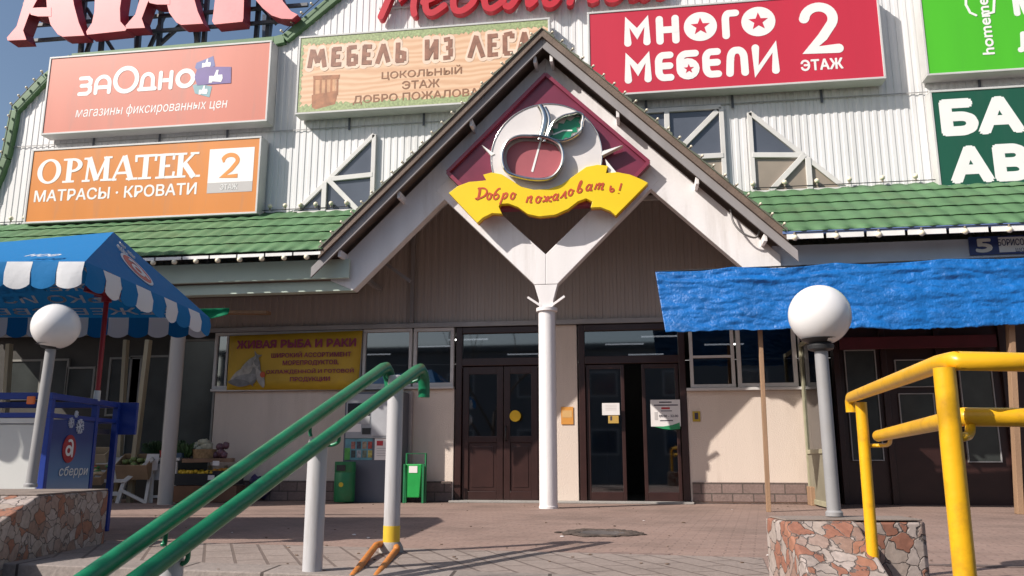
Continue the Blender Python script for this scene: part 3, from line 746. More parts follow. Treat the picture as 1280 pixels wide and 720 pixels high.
# ------------------------------------------------------------------ shop signs
def face_mat(name, rgb, streaks=(.25, .2, .18), damt=.26):
    return mat(name, rgb, .38, .06, 1.3, streak=True, dirt=streaks, dscale=3.0, damt=damt)
def signbox(name, label, corners, Y, facem, depth=.26, group="shop signs on the facade"):
    TL, TR, BR, BL = [PY(*c, Y) for c in corners]
    x0, x1, z0, z1 = (TL.x + BL.x) / 2, (TR.x + BR.x) / 2, (BL.z + BR.z) / 2, (TL.z + TR.z) / 2
    r = thing(name, label, "sign", ((x0 + x1) / 2, Y, z0), group); f = wallf(Y)
    m = MB(); b_ = .035
    m.rect(x0, x1, z0, z0 + b_, -depth, .012, f); m.rect(x0, x1, z1 - b_, z1, -depth, .012, f)
    m.rect(x0, x0 + b_, z0 + b_, z1 - b_, -depth, .012, f); m.rect(x1 - b_, x1, z0 + b_, z1 - b_, -depth, .012, f)
    m.build("frame", SIGNFRAME, r, bevel=.005)
    MB().rect(x0 + b_, x1 - b_, z0 + b_, z1 - b_, -depth + .01, 0, f).build("panel", facem, r)
    for k in range(3):
        xx = x0 + (x1 - x0) * (.2 + .3 * k); MB().box(xx - .02, xx + .02, Y + depth + .002, 12.97, z0 - .22, z1 - .1).build("bracket", DARKMETAL, r)
    return r, f, (x0, x1, z0, z1)
YS = 12.70
def put(r, name, m, mb): return mb.build(name, m, r)
def T(r, f, Y, body, l, rr, m=None, bold=0.0, shear=0.0, d=.002, spacing=1.0):
    return text_into(MB(), body, tb(l, rr, Y), f, 0, d, bold, shear, spacing).build("lettering", m or WHITE_PRINT, r)
def strokes_in(mb, glyph, box, wd, f, d=.0015, inset=True, lay=[0], round_=True, d0=0.0005):
    x0, x1, z0, z1 = box
    if inset: x0 += wd / 2; x1 -= wd / 2; z0 += wd / 2; z1 -= wd / 2
    for st_ in glyph:
        lay[0] += 1
        mb.ribbon([(x0 + (x1 - x0) * p[0], z0 + (z1 - z0) * p[1]) for p in st_], wd, d0, d + .0004 * (lay[0] % 9), f, round_=round_)
def arc(cx, cy, rx, ry, a0, a1, n=12): return [(cx + rx * math.cos(R(a0 + (a1 - a0) * i / n)), cy + ry * math.sin(R(a0 + (a1 - a0) * i / n))) for i in range(n + 1)]
def star(cx, cz, r, rot=90): return [(cx + (r if k % 2 == 0 else r * .42) * math.cos(R(rot + 36 * k)), cz + (r if k % 2 == 0 else r * .42) * math.sin(R(rot + 36 * k))) for k in range(10)]
def q2(px, py, Y): v = PY(px, py, Y); return (v.x, v.z)

# --- salmon sign
r, f, bx = signbox("shop_sign", "glare-washed salmon sign with white round lettering and three blue price tag logos", [(64, 72), (341, 50), (333, 153), (50, 168)], YS, face_mat("salmon_vinyl", (.58, .18, .125)))  # veiling glare put into the vinyl colour as a washed-out red
zo = lambda x, y: (x / 2.482, y / 2.482)
def zbox(x0, x1, yt0, yb0, yt1=None, yb1=None, Y=YS, s=2.482, ox=0, oy=0):
    yt1 = yt0 if yt1 is None else yt1; yb1 = yb0 if yb1 is None else yb1
    return tb((ox + x0 / s, oy + yt0 / s, oy + yb0 / s), (ox + x1 / s, oy + yt1 / s, oy + yb1 / s), Y)
m_ = MB(); wd = .075
G_z = [[(0, 1), (.75, 1), (1, .85), (1, .65), (.75, .52), (.15, .52)], [(.75, .52), (1, .4), (1, .15), (.75, 0), (0, 0)]]
G_a = [[(0, 0), (0, .55)] + arc(.5, .55, .5, .45, 180, 0) + [(1, 0)], [(0, .33), (1, .33)]]
G_d = [[(.12, .08), (.16, .6)] + arc(.52, .6, .36, .4, 180, 0) + [(.9, .08)], [(0, .04), (1.05, .04)]]
G_n = [[(0, 0), (0, 1)], [(1, 0), (1, 1)], [(0, .5), (1, .5)]]
strokes_in(m_, G_z, zbox(243, 286, 237, 297), wd, f); strokes_in(m_, G_a, zbox(293, 346, 232, 293), wd, f)
strokes_in(m_, G_d, zbox(428, 486, 224, 284), wd, f); strokes_in(m_, G_n, zbox(492, 537, 219, 279), wd, f)
for b_ in (zbox(352, 432, 205, 290), zbox(545, 606, 213, 274)):
    cx, cz, rx, rz = (b_[0] + b_[1]) / 2, (b_[2] + b_[3]) / 2, (b_[1] - b_[0]) / 2, (b_[3] - b_[2]) / 2
    m_.ring(cx, cz, rx, rz, rx - .085, rz - .085, .0005, .004, f)
m_.build("lettering", WHITE_PRINT, r)
T(r, f, YS, "магазины фиксированных цен", (95, 132, 148), (284, 125, 140), shear=.12)
thumb = [(0, 0), (.25, 0), (.25, .1), (.9, 0), (1, .3), (.95, .6), (.62, .6), (.66, 1), (.5, 1), (.36, .55), (.25, .5), (.25, .55), (0, .55)]
for poly, m0, tbx, dd in (([(610, 195), (662, 174), (668, 205), (640, 212), (615, 222), (605, 210)], "tag_blue", (628, 655, 183, 210), .003),
                   ([(598, 265), (612, 260), (658, 268), (650, 302), (605, 290)], "tag_teal", (618, 645, 266, 293), .0035),
                   ([(612, 215), (640, 207), (718, 208), (717, 258), (612, 265), (604, 240)], "tag_violet", (650, 692, 218, 256), .007)):
    mm = mat(m0, {"tag_blue": (.13, .15, .36), "tag_teal": (.20, .36, .40), "tag_violet": (.14, .09, .28)}[m0], .4)
    tg = MB().prism([q2(*zo(*p), YS) for p in poly], .0005, dd, f).build("tag_logo", mm, r)
    x0, x1, z0, z1 = zbox(*tbx)
    MB().prism([(x0 + (x1 - x0) * a_, z0 + (z1 - z0) * b_) for a_, b_ in thumb], dd - .002, dd + .003, f).build("thumb_mark", WHITE_PRINT, tg)
# --- orange sign
r, f, bx = signbox("shop_sign", "orange mattress shop sign with white serif lettering just above the left awning", [(42, 187), (330, 170), (319, 265), (28, 282)], YS, face_mat("orange_vinyl", (.63, .21, .028)))
m_ = MB(); lay = [0]
def serif_word(mb, letters, f):
    k = 0
    for ch, b_ in letters:
        x0, x1, z0, z1 = b_; W, H = x1 - x0, z1 - z0; th, tn = .26 * H * .85, .10 * H; se = .085 * H
        def st(x, y, X, Y, wd_):
            nonlocal k; k += 1
            mb.ribbon([(x0 + W * x, z0 + H * y), (x0 + W * X, z0 + H * Y)], wd_, .0005, .0015 + .0003 * (k % 12), f, rise=0, round_=False)
        def sf(x, y, w_=.3):
            nonlocal k; k += 1
            mb.rect(x0 + W * x - H * w_ / 2, x0 + W * x + H * w_ / 2, z0 + H * y - (se if y > .5 else 0), z0 + H * y + (0 if y > .5 else se), .0005, .0015 + .0003 * (k % 12), f)
        if ch == 'О':
            mb.ring((x0 + x1) / 2, (z0 + z1) / 2, W / 2, H / 2 * 1.03, W / 2 - th * .95, H / 2 - tn * .8, .0005, .004, f)
        elif ch == 'Р':
            st(.3, 0, .3, 1, th); sf(.3, 0, .5); sf(.2, 1, .4)
            mb.ring(x0 + W * .45, z0 + H * .71, W * .55, H * .29, W * .55 - th * .9, H * .29 - tn, .0005, .0055, f, 24, -92, 92)
        elif ch == 'М':
            st(.13, 0, .17, 1, tn); st(.17, 1, .5, .05, th); st(.5, .05, .82, 1, tn); st(.84, 0, .82, 1, th); sf(.12, 0, .34); sf(.85, 0, .48); sf(.12, 1, .3); sf(.86, 1, .36)
        elif ch == 'А':
            st(.12, 0, .48, 1, tn); st(.5, 1, .82, 0, th); st(.24, .3, .7, .3, tn); sf(.12, 0, .34); sf(.85, 0, .48)
        elif ch == 'Т':
            st(.5, 0, .5, 1, th); st(.02, .955, .98, .955, tn); st(.06, .72, .04, 1, tn); st(.94, .72, .96, 1, tn); sf(.5, 0, .55)
        elif ch == 'Е':
            st(.3, 0, .3, 1, th); st(.3, .955, .95, .955, tn); st(.3, .5, .75, .5, tn); st(.3, .045, 1, .045, tn); st(.93, .74, .95, 1, tn); st(.96, 0, 1, .26, tn); sf(.22, 0, .4); sf(.22, 1, .4)
        elif ch == 'К':
            st(.24, 0, .24, 1, th); st(.3, .45, .82, .97, tn); st(.42, .55, .86, .0, th); sf(.24, 0, .5); sf(.24, 1, .5); sf(.84, 1, .36); sf(.9, 0, .42)
def ob(x0, x1):  # letters on the sloping photo line
    t = (x0 + x1) / 2; top = 497 - (t - 115) * 25 / 497; bot = 571 - (t - 115) * 22 / 497
    return zbox(x0, x1, top, bot)
serif_word(m_, [('О', ob(117, 190)), ('Р', ob(198, 255)), ('М', ob(260, 345)), ('А', ob(343, 424)), ('Т', ob(418, 486)), ('Е', ob(488, 541)), ('К', ob(543, 614))], f)
m_.build("lettering", WHITE_PRINT, r)
T(r, f, YS, "МАТРАСЫ · КРОВАТИ", (43, 238, 253), (246, 228, 243), bold=.025)
b_ = zbox(648, 787, 461, 566, 459, 564); MB().rect(b_[0], b_[1], b_[2], b_[3], .0005, .003, f).build("white_box", WHITE_PRINT, r)
c_ = zbox(645, 785, 566, 597, 564, 596); MB().rect(b_[0], b_[1], b_[2] - (c_[3] - c_[2]), b_[2] - .002, .0005, .003, f).build("grey_box", GREYPRINT, r)
x0, x1, z0, z1 = zbox(688, 742, 476, 551)
m_ = MB(); m_.ribbon([(x0 + (x1 - x0) * p[0], z0 + (z1 - z0) * p[1]) for p in ([(.05, .72)] + arc(.48, .70, .42, .24, 175, -20) + [(.55, .32), (.1, .06), (.95, .06)])], .075, .003, .0055, f, round_=False); m_.build("numeral", mat("orange_print", (.72, .26, .04), .4), r)
T(r, f, YS, "ЭТАЖ", (275, 230.5, 237.5), (297, 229.5, 236.5), d=.006, bold=.01)
# --- wood furniture sign
r, f, bx = signbox("shop_sign", "wood grain furniture sign with log letters and a painted cabinet", [(375, 46), (686, 22), (690, 121), (368, 146)], YS, woodsignmat("faded_wood_print"))
x0, x1, z0, z1 = bx
gm = mat("faded_grass_print", (.30, .36, .17), .5, .35, 25)
gb = MB(); rng = random.Random(3)
for (zz, sg) in ((z1 - .04, -1), (z0 + .04, 1)):
    n_ = 160; po = [(x0 + .04, zz)]
    for i in range(n_ + 1):
        po.append((x0 + .04 + (x1 - x0 - .08) * i / n_, zz + sg * (.09 + rng.random() * .07)))
    po.append((x1 - .04, zz)); gb.prism(po, .0005, .0025, f)
po = [(x0 + .04, z0 + .13)]
for i in range(41): po.append((x0 + .06 + rng.random() * .05, z0 + .13 + (z1 - z0 - .26) * i / 40))
po.append((x0 + .04, z1 - .13)); gb.prism(po, .0005, .0022, f)
gb.build("grass_border", gm, r)
LOG = {
    'М': [[(0, 0), (.18, 1)], [(.18, .98), (.5, .25)], [(.5, .25), (.80, .98)], [(.80, 1), (1, 0)]],
    'Е': [[(.1, 0), (.1, 1)], [(0, .93), (.95, .93)], [(.1, .5), (.8, .5)], [(0, .06), (1, .06)]],
    'Б': [[(.1, 0), (.1, 1)], [(0, .93), (.9, .93)], [(.1, .52), (.85, .5)], [(.85, .52), (.88, .04)], [(0, .06), (.9, .05)]],
    'Л': [[(0, 0), (.5, 1)], [(.45, .95), (1, 0)]],
    'Ь': [[(.15, 0), (.15, 1)], [(.15, .5), (.85, .45)], [(.85, .48), (.88, .04)], [(0, .06), (.9, .05)]],
    'И': [[(.08, 0), (.08, 1)], [(.1, .1), (.9, .9)], [(.92, 0), (.92, 1)]],
    'З': [[(0, .92), (.8, .95)], [(.85, .95), (.85, .55)], [(.3, .5), (.85, .52)], [(.9, .5), (.9, .08)], [(0, .05), (.9, .05)]],
    'С': [[(.12, .1), (.12, .9)], [(.05, .9), (.9, .95)], [(.05, .08), (.95, .06)], [(.88, .95), (.9, .72)]],
    'А': [[(0, 0), (.5, 1)], [(.45, .95), (1, 0)], [(.2, .3), (.8, .3)]]}
lg = MB(); halo = MB()
pos = [('М', 92, 185), ('Е', 200, 262), ('Б', 272, 335), ('Е', 345, 405), ('Л', 412, 485), ('Ь', 500, 562), ('И', 640, 712), ('З', 722, 780), ('Л', 845, 928), ('Е', 935, 1000), ('С', 1005, 1070), ('А', 1075, 1150)]
for ch, a_, b_ in pos:
    t = (a_ + b_) / 2; top = 152 - (t - 90) * 90 / 1040; bot = 254 - (t - 90) * 66 / 1040
    bb = zbox(a_, b_, top, bot, s=3.765, ox=360, oy=20)
    jit = [[(p[0] + rng.uniform(-.03, .03), p[1] + rng.uniform(-.03, .03)) for p in st_] for st_ in LOG[ch]]
    strokes_in(lg, jit, bb, .078, f, d=.0065, round_=False)
    bb2 = (bb[0] + .04, bb[1] - .04, bb[2] + .04, bb[3] - .04); strokes_in(halo, jit, bb2, .16, f, d=.0022, inset=False, lay=[0])
halo.build("letter_halo", mat("pale_halo_print", (.74, .56, .44), .5), r)
lg.build("lettering", mat("log_brown_print", (.27, .12, .075), .5, .3, 9), r)
brn = mat("brown_print", (.26, .12, .06), .5)
T(r, f, YS, "ЦОКОЛЬНЫЙ", (477, 88.5, 101.5), (577.5, 80, 93), brn, bold=.02)
T(r, f, YS, "ЭТАЖ", (502.5, 101.5, 112), (549.5, 98, 108.5), brn, bold=.02)
T(r, f, YS, "ДОБРО ПОЖАЛОВАТЬ", (441, 121, 133), (619, 107, 119), brn, bold=.02)
cb = MB()
def cq(pts, d_): cb.prism([q2(360 + p[0] / 3.765, 20 + p[1] / 3.765, YS) for p in pts], .0005, d_, f)
cq([(112, 372), (235, 352), (222, 415), (130, 440), (112, 430)], .003); cq([(118, 282), (245, 276), (240, 296), (120, 300)], .003)
for xx in (120, 150, 175, 200, 228): cq([(xx, 298), (xx + 9, 298), (xx + 7, 372), (xx - 2, 372)], .0035)
cb.build("cabinet_picture", mat("cabinet_print", (.36, .15, .07), .5, .3, 8), r)
cb = MB(); cq([(128, 302), (225, 297), (222, 352), (128, 368)], .002); cb.build("cabinet_back", mat("cabinet_print_light", (.56, .30, .16), .5, .2, 8), r)
# --- red sign
r, f, bx = signbox("shop_sign", "crimson sign with fat white rounded letters, red stars and a big numeral two", [(735, 18), (1098, -15), (1107, 98), (735, 122)], YS, face_mat("crimson_vinyl", (.52, .028, .055), (.35, .05, .06), .12))
RN = {
    'М': [[(0, 0), (0, 1), (.5, .42), (1, 1), (1, 0)]], 'Н': [[(0, 0), (0, 1)], [(1, 0), (1, 1)], [(0, .5), (1, .5)]],
    'Г': [[(0, 0), (0, .7)] + arc(.35, .7, .35, .3, 180, 90) + [(1, 1)]],
    'Е': [[(1, 1), (.45, 1)] + arc(.45, .7, .45, .3, 90, 180) + [(0, .3)] + arc(.45, .3, .45, .3, 180, 270) + [(1, 0)], [(.1, .52), (.95, .52)]],
    'Б': [[(1, 1), (.45, 1)] + arc(.45, .7, .45, .3, 90, 180) + [(0, .32)] + arc(.5, .32, .5, .32, 180, 450) + [(.1, .6)]],
    'Л': [[(0, 0), (.06, .55)] + arc(.46, .6, .38, .4, 180, 90) + arc(.6, .65, .38, .35, 90, 0) + [(1, 0)]],
    'И': [[(0, 1), (0, 0), (1, 1), (1, 0)]]}
rb = lambda x0, x1, yt, yb: zbox(x0, x1, yt, yb, s=3.368, ox=730, oy=0)
m_ = MB(); stars = MB()
for ch, x0, x1, yt, yb in (('М', 168, 279, 77, 194), ('Н', 303, 401, 65, 186), ('Г', 580, 656, 42, 164), ('М', 170, 284, 229, 350), ('Е', 299, 379, 219, 342), ('Б', 389, 486, 212, 335), ('Е', 498, 579, 204, 327), ('Л', 596, 692, 197, 322), ('И', 708, 821, 184, 314)):
    strokes_in(m_, RN[ch], rb(x0, x1, yt, yb), .118, f)
for x0, x1, yt, yb in ((420, 560, 51, 173), (662, 806, 29, 153)):
    b_ = rb(x0, x1, yt, yb); cx, cz = (b_[0] + b_[1]) / 2, (b_[2] + b_[3]) / 2
    m_.ell(cx, cz, (b_[1] - b_[0]) / 2, (b_[3] - b_[2]) / 2, .0005, .003, f); stars.prism(star(cx, cz, .16), .002, .0045, f)
b_ = rb(405, 478, 258, 328); m_.ell((b_[0] + b_[1]) / 2, (b_[2] + b_[3]) / 2, (b_[1] - b_[0]) / 2, (b_[3] - b_[2]) / 2, .0005, .0062, f)
stars.prism(star((b_[0] + b_[1]) / 2, (b_[2] + b_[3]) / 2 + .01, .085), .006, .0085, f)
b_ = rb(903, 1086, 5, 228)
strokes_in(m_, [[(.03, .72)] + arc(.47, .70, .43, .27, 172, -30, 16) + [(.55, .28), (.16, .0), (1, .0)]], b_, .155, f)
m_.build("lettering", WHITE_PRINT, r); stars.build("star_mark", mat("crimson_print", (.55, .03, .06), .4), r)
T(r, f, YS, "ЭТАЖ", (730 + 912 / 3.368, 252 / 3.368, 300 / 3.368), (730 + 1091 / 3.368, 242 / 3.368, 290 / 3.368), bold=.045, spacing=1.05)
# --- lime green sign
r, f, bx = signbox("shop_sign", "bright lime green home goods sign with sideways white lettering at the top right", [(1143, -75), (1520, -110), (1530, 72), (1156, 95)], YS, face_mat("lime_vinyl", (.075, .46, .02), (.08, .3, .05), .1))
gb_ = lambda x0, x1, y0, y1: zbox(x0, x1, y0, y1, s=3.0, ox=1120)
x0, x1, z0, z1 = gb_(312, 358, -8, 206)
fr2 = Fr(f(x1, z0), (0, 0, 1), (-1, 0, 0), (0, -1, 0))
text_into(MB(), "homeme", (0, z1 - z0, 0, x1 - x0), fr2, 0, .004, .025).build("lettering", WHITE_PRINT, r)
m_ = MB()
for pts in ([(310, -75), (262, -40), (262, 18), (278, 48), (300, 58)], [(330, 56), (366, 46), (370, -40), (312, -75)]):
    m_.ribbon([q2(1120 + p[0] / 3, p[1] / 3, YS) for p in pts], .035, .0005, .005 + (.001 if pts[0][0] > 315 else 0), f)
m_.build("house_logo", WHITE_PRINT, r)
T(r, f, YS, "М", (1265, -22, 21), (1296, -25, 18), bold=.07); T(r, f, YS, "Л", (1271, 40, 66), (1296, 38, 64), bold=.07)
# --- dark green sign
YB = 12.78
r, f, bx = signbox("shop_sign", "dark bottle green sign with tall heavy white capitals, standing on the right awning edge", [(1163, 117), (1520, 88), (1530, 215), (1173, 240)], YB, face_mat("bottle_green_vinyl", (.012, .085, .05), (.1, .13, .11), .1), depth=.2)
T(r, f, YB, "БА", (1120 + 165 / 3, 371 / 3, 511 / 3), (1120 + 478 / 3, 358 / 3, 498 / 3), bold=.07, spacing=1.03)
T(r, f, YB, "АВ", (1120 + 199 / 3, 549 / 3, 690 / 3), (1120 + 505 / 3, 535 / 3, 676 / 3), bold=.07, spacing=1.03)
# --- house number plate on the right fascia
r = thing("address_plate", "blue and white house number plate on the shaded right fascia above the tarpaulin", "sign", PY(1250, 318, 11.36))
f = wallf(11.37); YA = 11.37
def pxr(m_, x0, x1, y0, y1, d0, d1, Y=YA, ff=None):
    a_, b_ = PY(x0, y1, Y), PY(x1, y0, Y); return m_.rect(a_.x, b_.x, a_.z, b_.z, d0, d1, ff or f)
q = PY(1213, 319, YA); q_ = PY(1246, 295, YA); rgt = PY(1440, 290, YA).x
MB().rect(q.x, rgt, q.z, q_.z, -.02, 0, f).build("plate", mat("enamel_blue", (.03, .05, .20), .35), r, bevel=.003)
MB().rect(q_.x + .01, rgt - .02, q.z + .025, q_.z - .02, .0005, .002, f).build("white_field", mat("enamel_white", (.82, .83, .86), .35), r)
text_into(MB(), "5", tb((1219, 298.5, 316), (1240.5, 298, 315.5), YA), f, 0, .004, .05).build("lettering", WHITE_PRINT, r)
nv = mat("navy_print", (.03, .04, .14), .4)
text_into(MB(), "БОРИСО", tb((1247, 299, 307.5), (1280, 298, 306.5), YA), f, 0, .004, .02).build("lettering", nv, r)
text_into(MB(), "ШО", tb((1269.5, 310, 315), (1280.5, 309.5, 314.5), YA), f, 0, .004, .01).build("lettering", nv, r)
# --- fish banner over the left windows
YF = 12.91
r = thing("fish_banner", "yellow banner with dark red lettering and a pile of grey fish", "banner", PY(366, 488, YF))
f = wallf(YF)
n_ = 14; TLp, TRp, BRp, BLp = PY(287, 420, YF), PY(453, 413, YF), PY(447, 487, YF), PY(283, 487.5, YF)
gv, gf = [], []
for j in range(7):
    for i in range(n_ + 1):
        u_, v_ = i / n_, j / 6
        p = (BLp * (1 - u_) + BRp * u_) * (1 - v_) + (TLp * (1 - u_) + TRp * u_) * v_
        gv.append(p + Vector((0, .012 * math.sin(u_ * 14) * (1 - abs(2 * v_ - 1)) + .012, 0)))
for j in range(6):
    for i in range(n_): a0 = j * (n_ + 1) + i; gf.append((a0, a0 + 1, a0 + n_ + 2, a0 + n_ + 1))
o = MB().add(gv, gf).build("banner_cloth", mat("yellow_banner", (.55, .33, .02), .55, .15, 2, dirt=(.4, .2, .08), damt=.4), r, smooth=True)
o.modifiers.new("t", 'SOLIDIFY').thickness = .004
pur = mat("dark_red_print", (.24, .015, .06), .5); f = wallf(YF - .016)
F5 = lambda l, y0, y1, rr, y2, y3, body, b_: text_into(MB(), body, tb((260 + l / 3.0, 400 + y0 / 3.0, 400 + y1 / 3.0), (260 + rr / 3.0, 400 + y2 / 3.0, 400 + y3 / 3.0), YF - .016), f, 0, .002, b_).build("lettering", pur, r)
F5(108, 75, 106, 556, 70, 102, "ЖИВАЯ РЫБА И РАКИ", .05); F5(238, 118, 141, 537, 116, 138, "ШИРОКИЙ АССОРТИМЕНТ", .035); F5(280, 151, 172, 490, 149, 170, "МОРЕПРОДУКТОВ,", .035)
F5(218, 182, 203, 547, 180, 201, "ОХЛАЖДЕННОЙ И ГОТОВОЙ", .035); F5(307, 213, 233, 457, 212, 232, "ПРОДУКЦИИ", .035)
fm_ = mat("fish_grey_print", (.30, .29, .27), .5, .3, 12)
def fishp(cx, cy, L_, th_, a_):
    o_ = [(-.5, 0), (-.35, .28), (-.05, .5), (.25, .3), (.38, .1), (.5, .35), (.46, 0), (.5, -.35), (.38, -.1), (.2, -.32), (-.1, -.45), (-.38, -.25)]
    return [(cx + L_ * x_ * math.cos(R(a_)) - th_ * y_ * math.sin(R(a_)), cy + L_ * x_ * math.sin(R(a_)) + th_ * y_ * math.cos(R(a_))) for x_, y_ in o_]
for k, pts in enumerate((fishp(152, 178, 130, 44, -55), fishp(178, 186, 118, 42, -78), fishp(132, 200, 120, 40, -35), fishp(142, 220, 130, 38, -14), fishp(196, 214, 84, 30, -110), fishp(124, 236, 96, 30, 4))):
    MB().prism([(v.x, v.y) for v in smoothpts([q2(260 + p[0] / 3.0, 400 + p[1] / 3.0, YF) for p in pts], 5, True)], .0003, .0015 + .0007 * k, f).build("fish_picture", mat("fish_print_%d" % k, [(.33, .31, .28), (.20, .19, .18), (.40, .36, .31), (.26, .25, .24), (.36, .33, .30), (.17, .16, .16)][k], .5, .3, 12), r)
MB().ell(*q2(260 + 207 / 3.0, 400 + 205 / 3.0, YF), .045, .05, .0003, .006, f, 16).build("crayfish_picture", mat("red_orange_print", (.5, .08, .02), .5), r)

# --- red script letters above
CUR = {
    'М': [[(0, 0), (.12, .5), (.28, 1.25), (.36, 1.6), (.45, 1.2), (.55, .55), (.8, 1.2), (1.0, 1.6), (1.02, 1.0), (1.05, .3), (1.15, 0)]],
    'е': [[(.0, .35), (.4, .5), (.6, .75), (.45, 1.0), (.2, .85), (.08, .5), (.15, .12), (.4, 0), (.75, .2)]],
    'б': [[(.75, 1.75), (.5, 1.7), (.2, 1.2), (.05, .6), (.15, .1), (.4, 0), (.65, .25), (.65, .65), (.4, .85), (.15, .65)]],
    'л': [[(-.05, .05), (.1, .05), (.3, .5), (.48, 1), (.52, .5), (.6, .05), (.75, .15)]],
    'ь': [[(.1, 1), (.1, .4), (.2, .05), (.42, 0), (.58, .2), (.5, .45), (.3, .52), (.12, .4)]],
    'н': [[(.08, 1), (.05, 0)], [(.06, .5), (.6, .5)], [(.62, 1), (.58, .1), (.75, .05)]],
    'ы': [[(.05, 1), (.05, .4), (.15, .05), (.35, .02), (.48, .25), (.35, .48), (.1, .42)], [(.75, 1), (.7, .1), (.88, .08)]],
    'й': [[(.05, 1), (.05, .2), (.2, .02), (.45, .4), (.6, 1), (.56, .1), (.75, .08)], [(.2, 1.35), (.35, 1.25), (.52, 1.38)]],
    'Д': [[(.1, 1.9), (.25, 1.2), (.3, 0), (.35, .3), (.3, 1.5), (.15, 1.75), (.7, 1.75), (1.0, 1.2), (.85, .5), (.35, .05), (.15, .1), (.05, -.05)]],
    'о': [[(.55, .85), (.3, 1), (.08, .6), (.15, .1), (.42, 0), (.62, .4), (.55, .85), (.8, .75)]],
    'р': [[(.1, 1), (.05, .2), (-.1, -.9)], [(.05, .4), (.3, .95), (.55, .9), (.55, .45), (.3, .1), (.1, .2)]],
    'п': [[(.08, 1), (.02, 0)], [(.05, .6), (.3, 1), (.45, .95), (.42, .1), (.6, .1)]],
    'ж': [[(0, .9), (.2, .8), (.25, .3), (0, .05)], [(.42, 1), (.36, 0)], [(.8, .95), (.5, .55), (.6, .2), (.85, .1)], [(.25, .5), (.5, .52)]],
    'а': [[(.55, .9), (.25, 1), (.05, .5), (.15, .05), (.4, .2), (.58, .95), (.52, .15), (.75, .15)]],
    'в': [[(.05, .1), (.35, 1.5), (.3, 1.9), (.15, 1.5), (.08, .5), (.2, 0), (.5, .1), (.55, .5), (.3, .7)]],
    'т': [[(.08, 1), (.02, 0)], [(.05, .6), (.25, 1), (.35, .9), (.3, 0)], [(.33, .6), (.52, 1), (.64, .9), (.58, .1), (.75, .1)]],
    '!': [[(.3, 1.7), (.1, .5)], [(.03, .1), (.02, .02)]]}
r = thing("script_sign", "glossy red handwritten style channel letters on the siding, cut by the top of the picture", "sign", PY(640, 10, 12.8), "shop signs on the facade")
redl = mat("red_channel_letter", (.50, .022, .035), .35, .08, 4)
f = wallf(12.98); Ysc = 12.80
def base_pt(px): return PY(px, 21 - (px - 476) * .074, Ysc)
px = 476
hgt = .62
for ch, wch in (('М', 50), ('е', 34), ('б', 40), ('е', 34), ('л', 40), ('ь', 36), ('н', 42), ('ы', 46), ('й', 40)):
    b0, b1 = base_pt(px), base_pt(px + wch - 4); sc_ = (b1.x - b0.x) / (1.2 if ch == 'М' else .78)
    m_ = MB()
    for k, st_ in enumerate(CUR[ch]):
        pts = [(b0.x + (p[0] + .22 * p[1]) * sc_ * .95, b0.z + p[1] * hgt * (1.0 if ch != 'б' else .9)) for p in st_]
        m_.ribbon(smoothpts(pts, 5), .115, .05, .19 + .002 * k, f, rise=.001)
    m_.build("channel_letter", redl, r)
    px += wch
MB().rect(base_pt(470).x, base_pt(800).x, base_pt(600).z + .25, base_pt(600).z + .29, .0, .049, f).build("mounting_rail", SIGNFRAME, r)

# --- rooftop letters on a steel frame
YR = 12.95
r = thing("rooftop_sign", "huge glare-paled red rooftop capitals on a dark steel frame against the sky", "sign", PY(200, 50, YR))
f = wallf(YR); lm = mat("glare_red_letter", (.74, .22, .23), .45, .10, 1.0, dirt=(.60, .11, .13), dscale=.8, damt=.5)  # haze glare put into the letter colour, red raised to pink
side = mat("red_letter_return", (.30, .02, .035), .45)
def letter(polys):
    m_ = MB(); s_ = MB()
    for k, (pts, sm_) in enumerate(polys):
        P = [q2(p[0], p[1], YR) for p in pts]
        if sm_: P = [(v.x, v.y) for v in smoothpts(P, 5, True)]
        m_.prism(P, .203, .215 + .004 * k, f); s_.prism(P, -.06 + .004 * k, .20 + .002 * k, f)
    o = m_.build("letter", lm, r); s_.build("letter_return", side, o)
def legs(dx, dy):
    thin = [(19, 54), (20, 57.5), (43, 56.5), (39, 45), (46, 26), (60, 0), (92, -70), (106, -100), (88, -100), (55, -55), (43, 0), (31, 40)]
    thick = [(67, -4), (69, 22), (73, 38), (82, 50), (88, 53), (115, 51.5), (108, 36), (102, 14), (99, -4), (97, -60), (106, -102), (86, -102), (74, -60)]
    bar_ = [(74, 28), (58, 28), (49, 26), (47, 21), (51, 17.5), (60, 17), (74, 17)]
    return [([(a_ + dx, b_ + dy) for a_, b_ in q], False) for q in (thin, thick, bar_)]
letter(legs(0, 0))
letter([([(128, -3), (127, 22), (124, 36), (117, 46.5), (118, 50.5), (165, 45.5), (167, 43), (159, 34), (158.5, 18), (161.5, -3), (164, -82), (190, -84), (193, -70), (197, -100), (106, -92), (107, -62), (112, -74), (130, -76)], False)])
letter(legs(146.5, -14.5))
letter([([(277, -2), (274.5, 20), (272.5, 34), (275, 38), (310, 34.5), (311, 30), (312, -2), (314, -105), (276, -102)], False),
        ([(321, 0), (328, 10), (335, 18), (346, 27), (358, 31), (371, 31.5), (378, 26), (370, 22), (360, 10), (354, -3), (335, -40), (362, -85), (372, -106), (345, -104), (312, -45), (313, -30)], False)])
m_ = MB()
def fp(px, py, Y): return PY(px, py, Y)
for py0, py1 in ((33, 6), (52, 24), (5, -20), (-40, -62)):
    m_.beam(fp(30, py0, 13.15), fp(385, py1, 13.15), .06)
for px_ in (100, 125, 171, 197, 245, 253, 318, 332):
    m_.beam(fp(px_, 78, 13.25), fp(px_ + 12, -80, 13.25), .075)
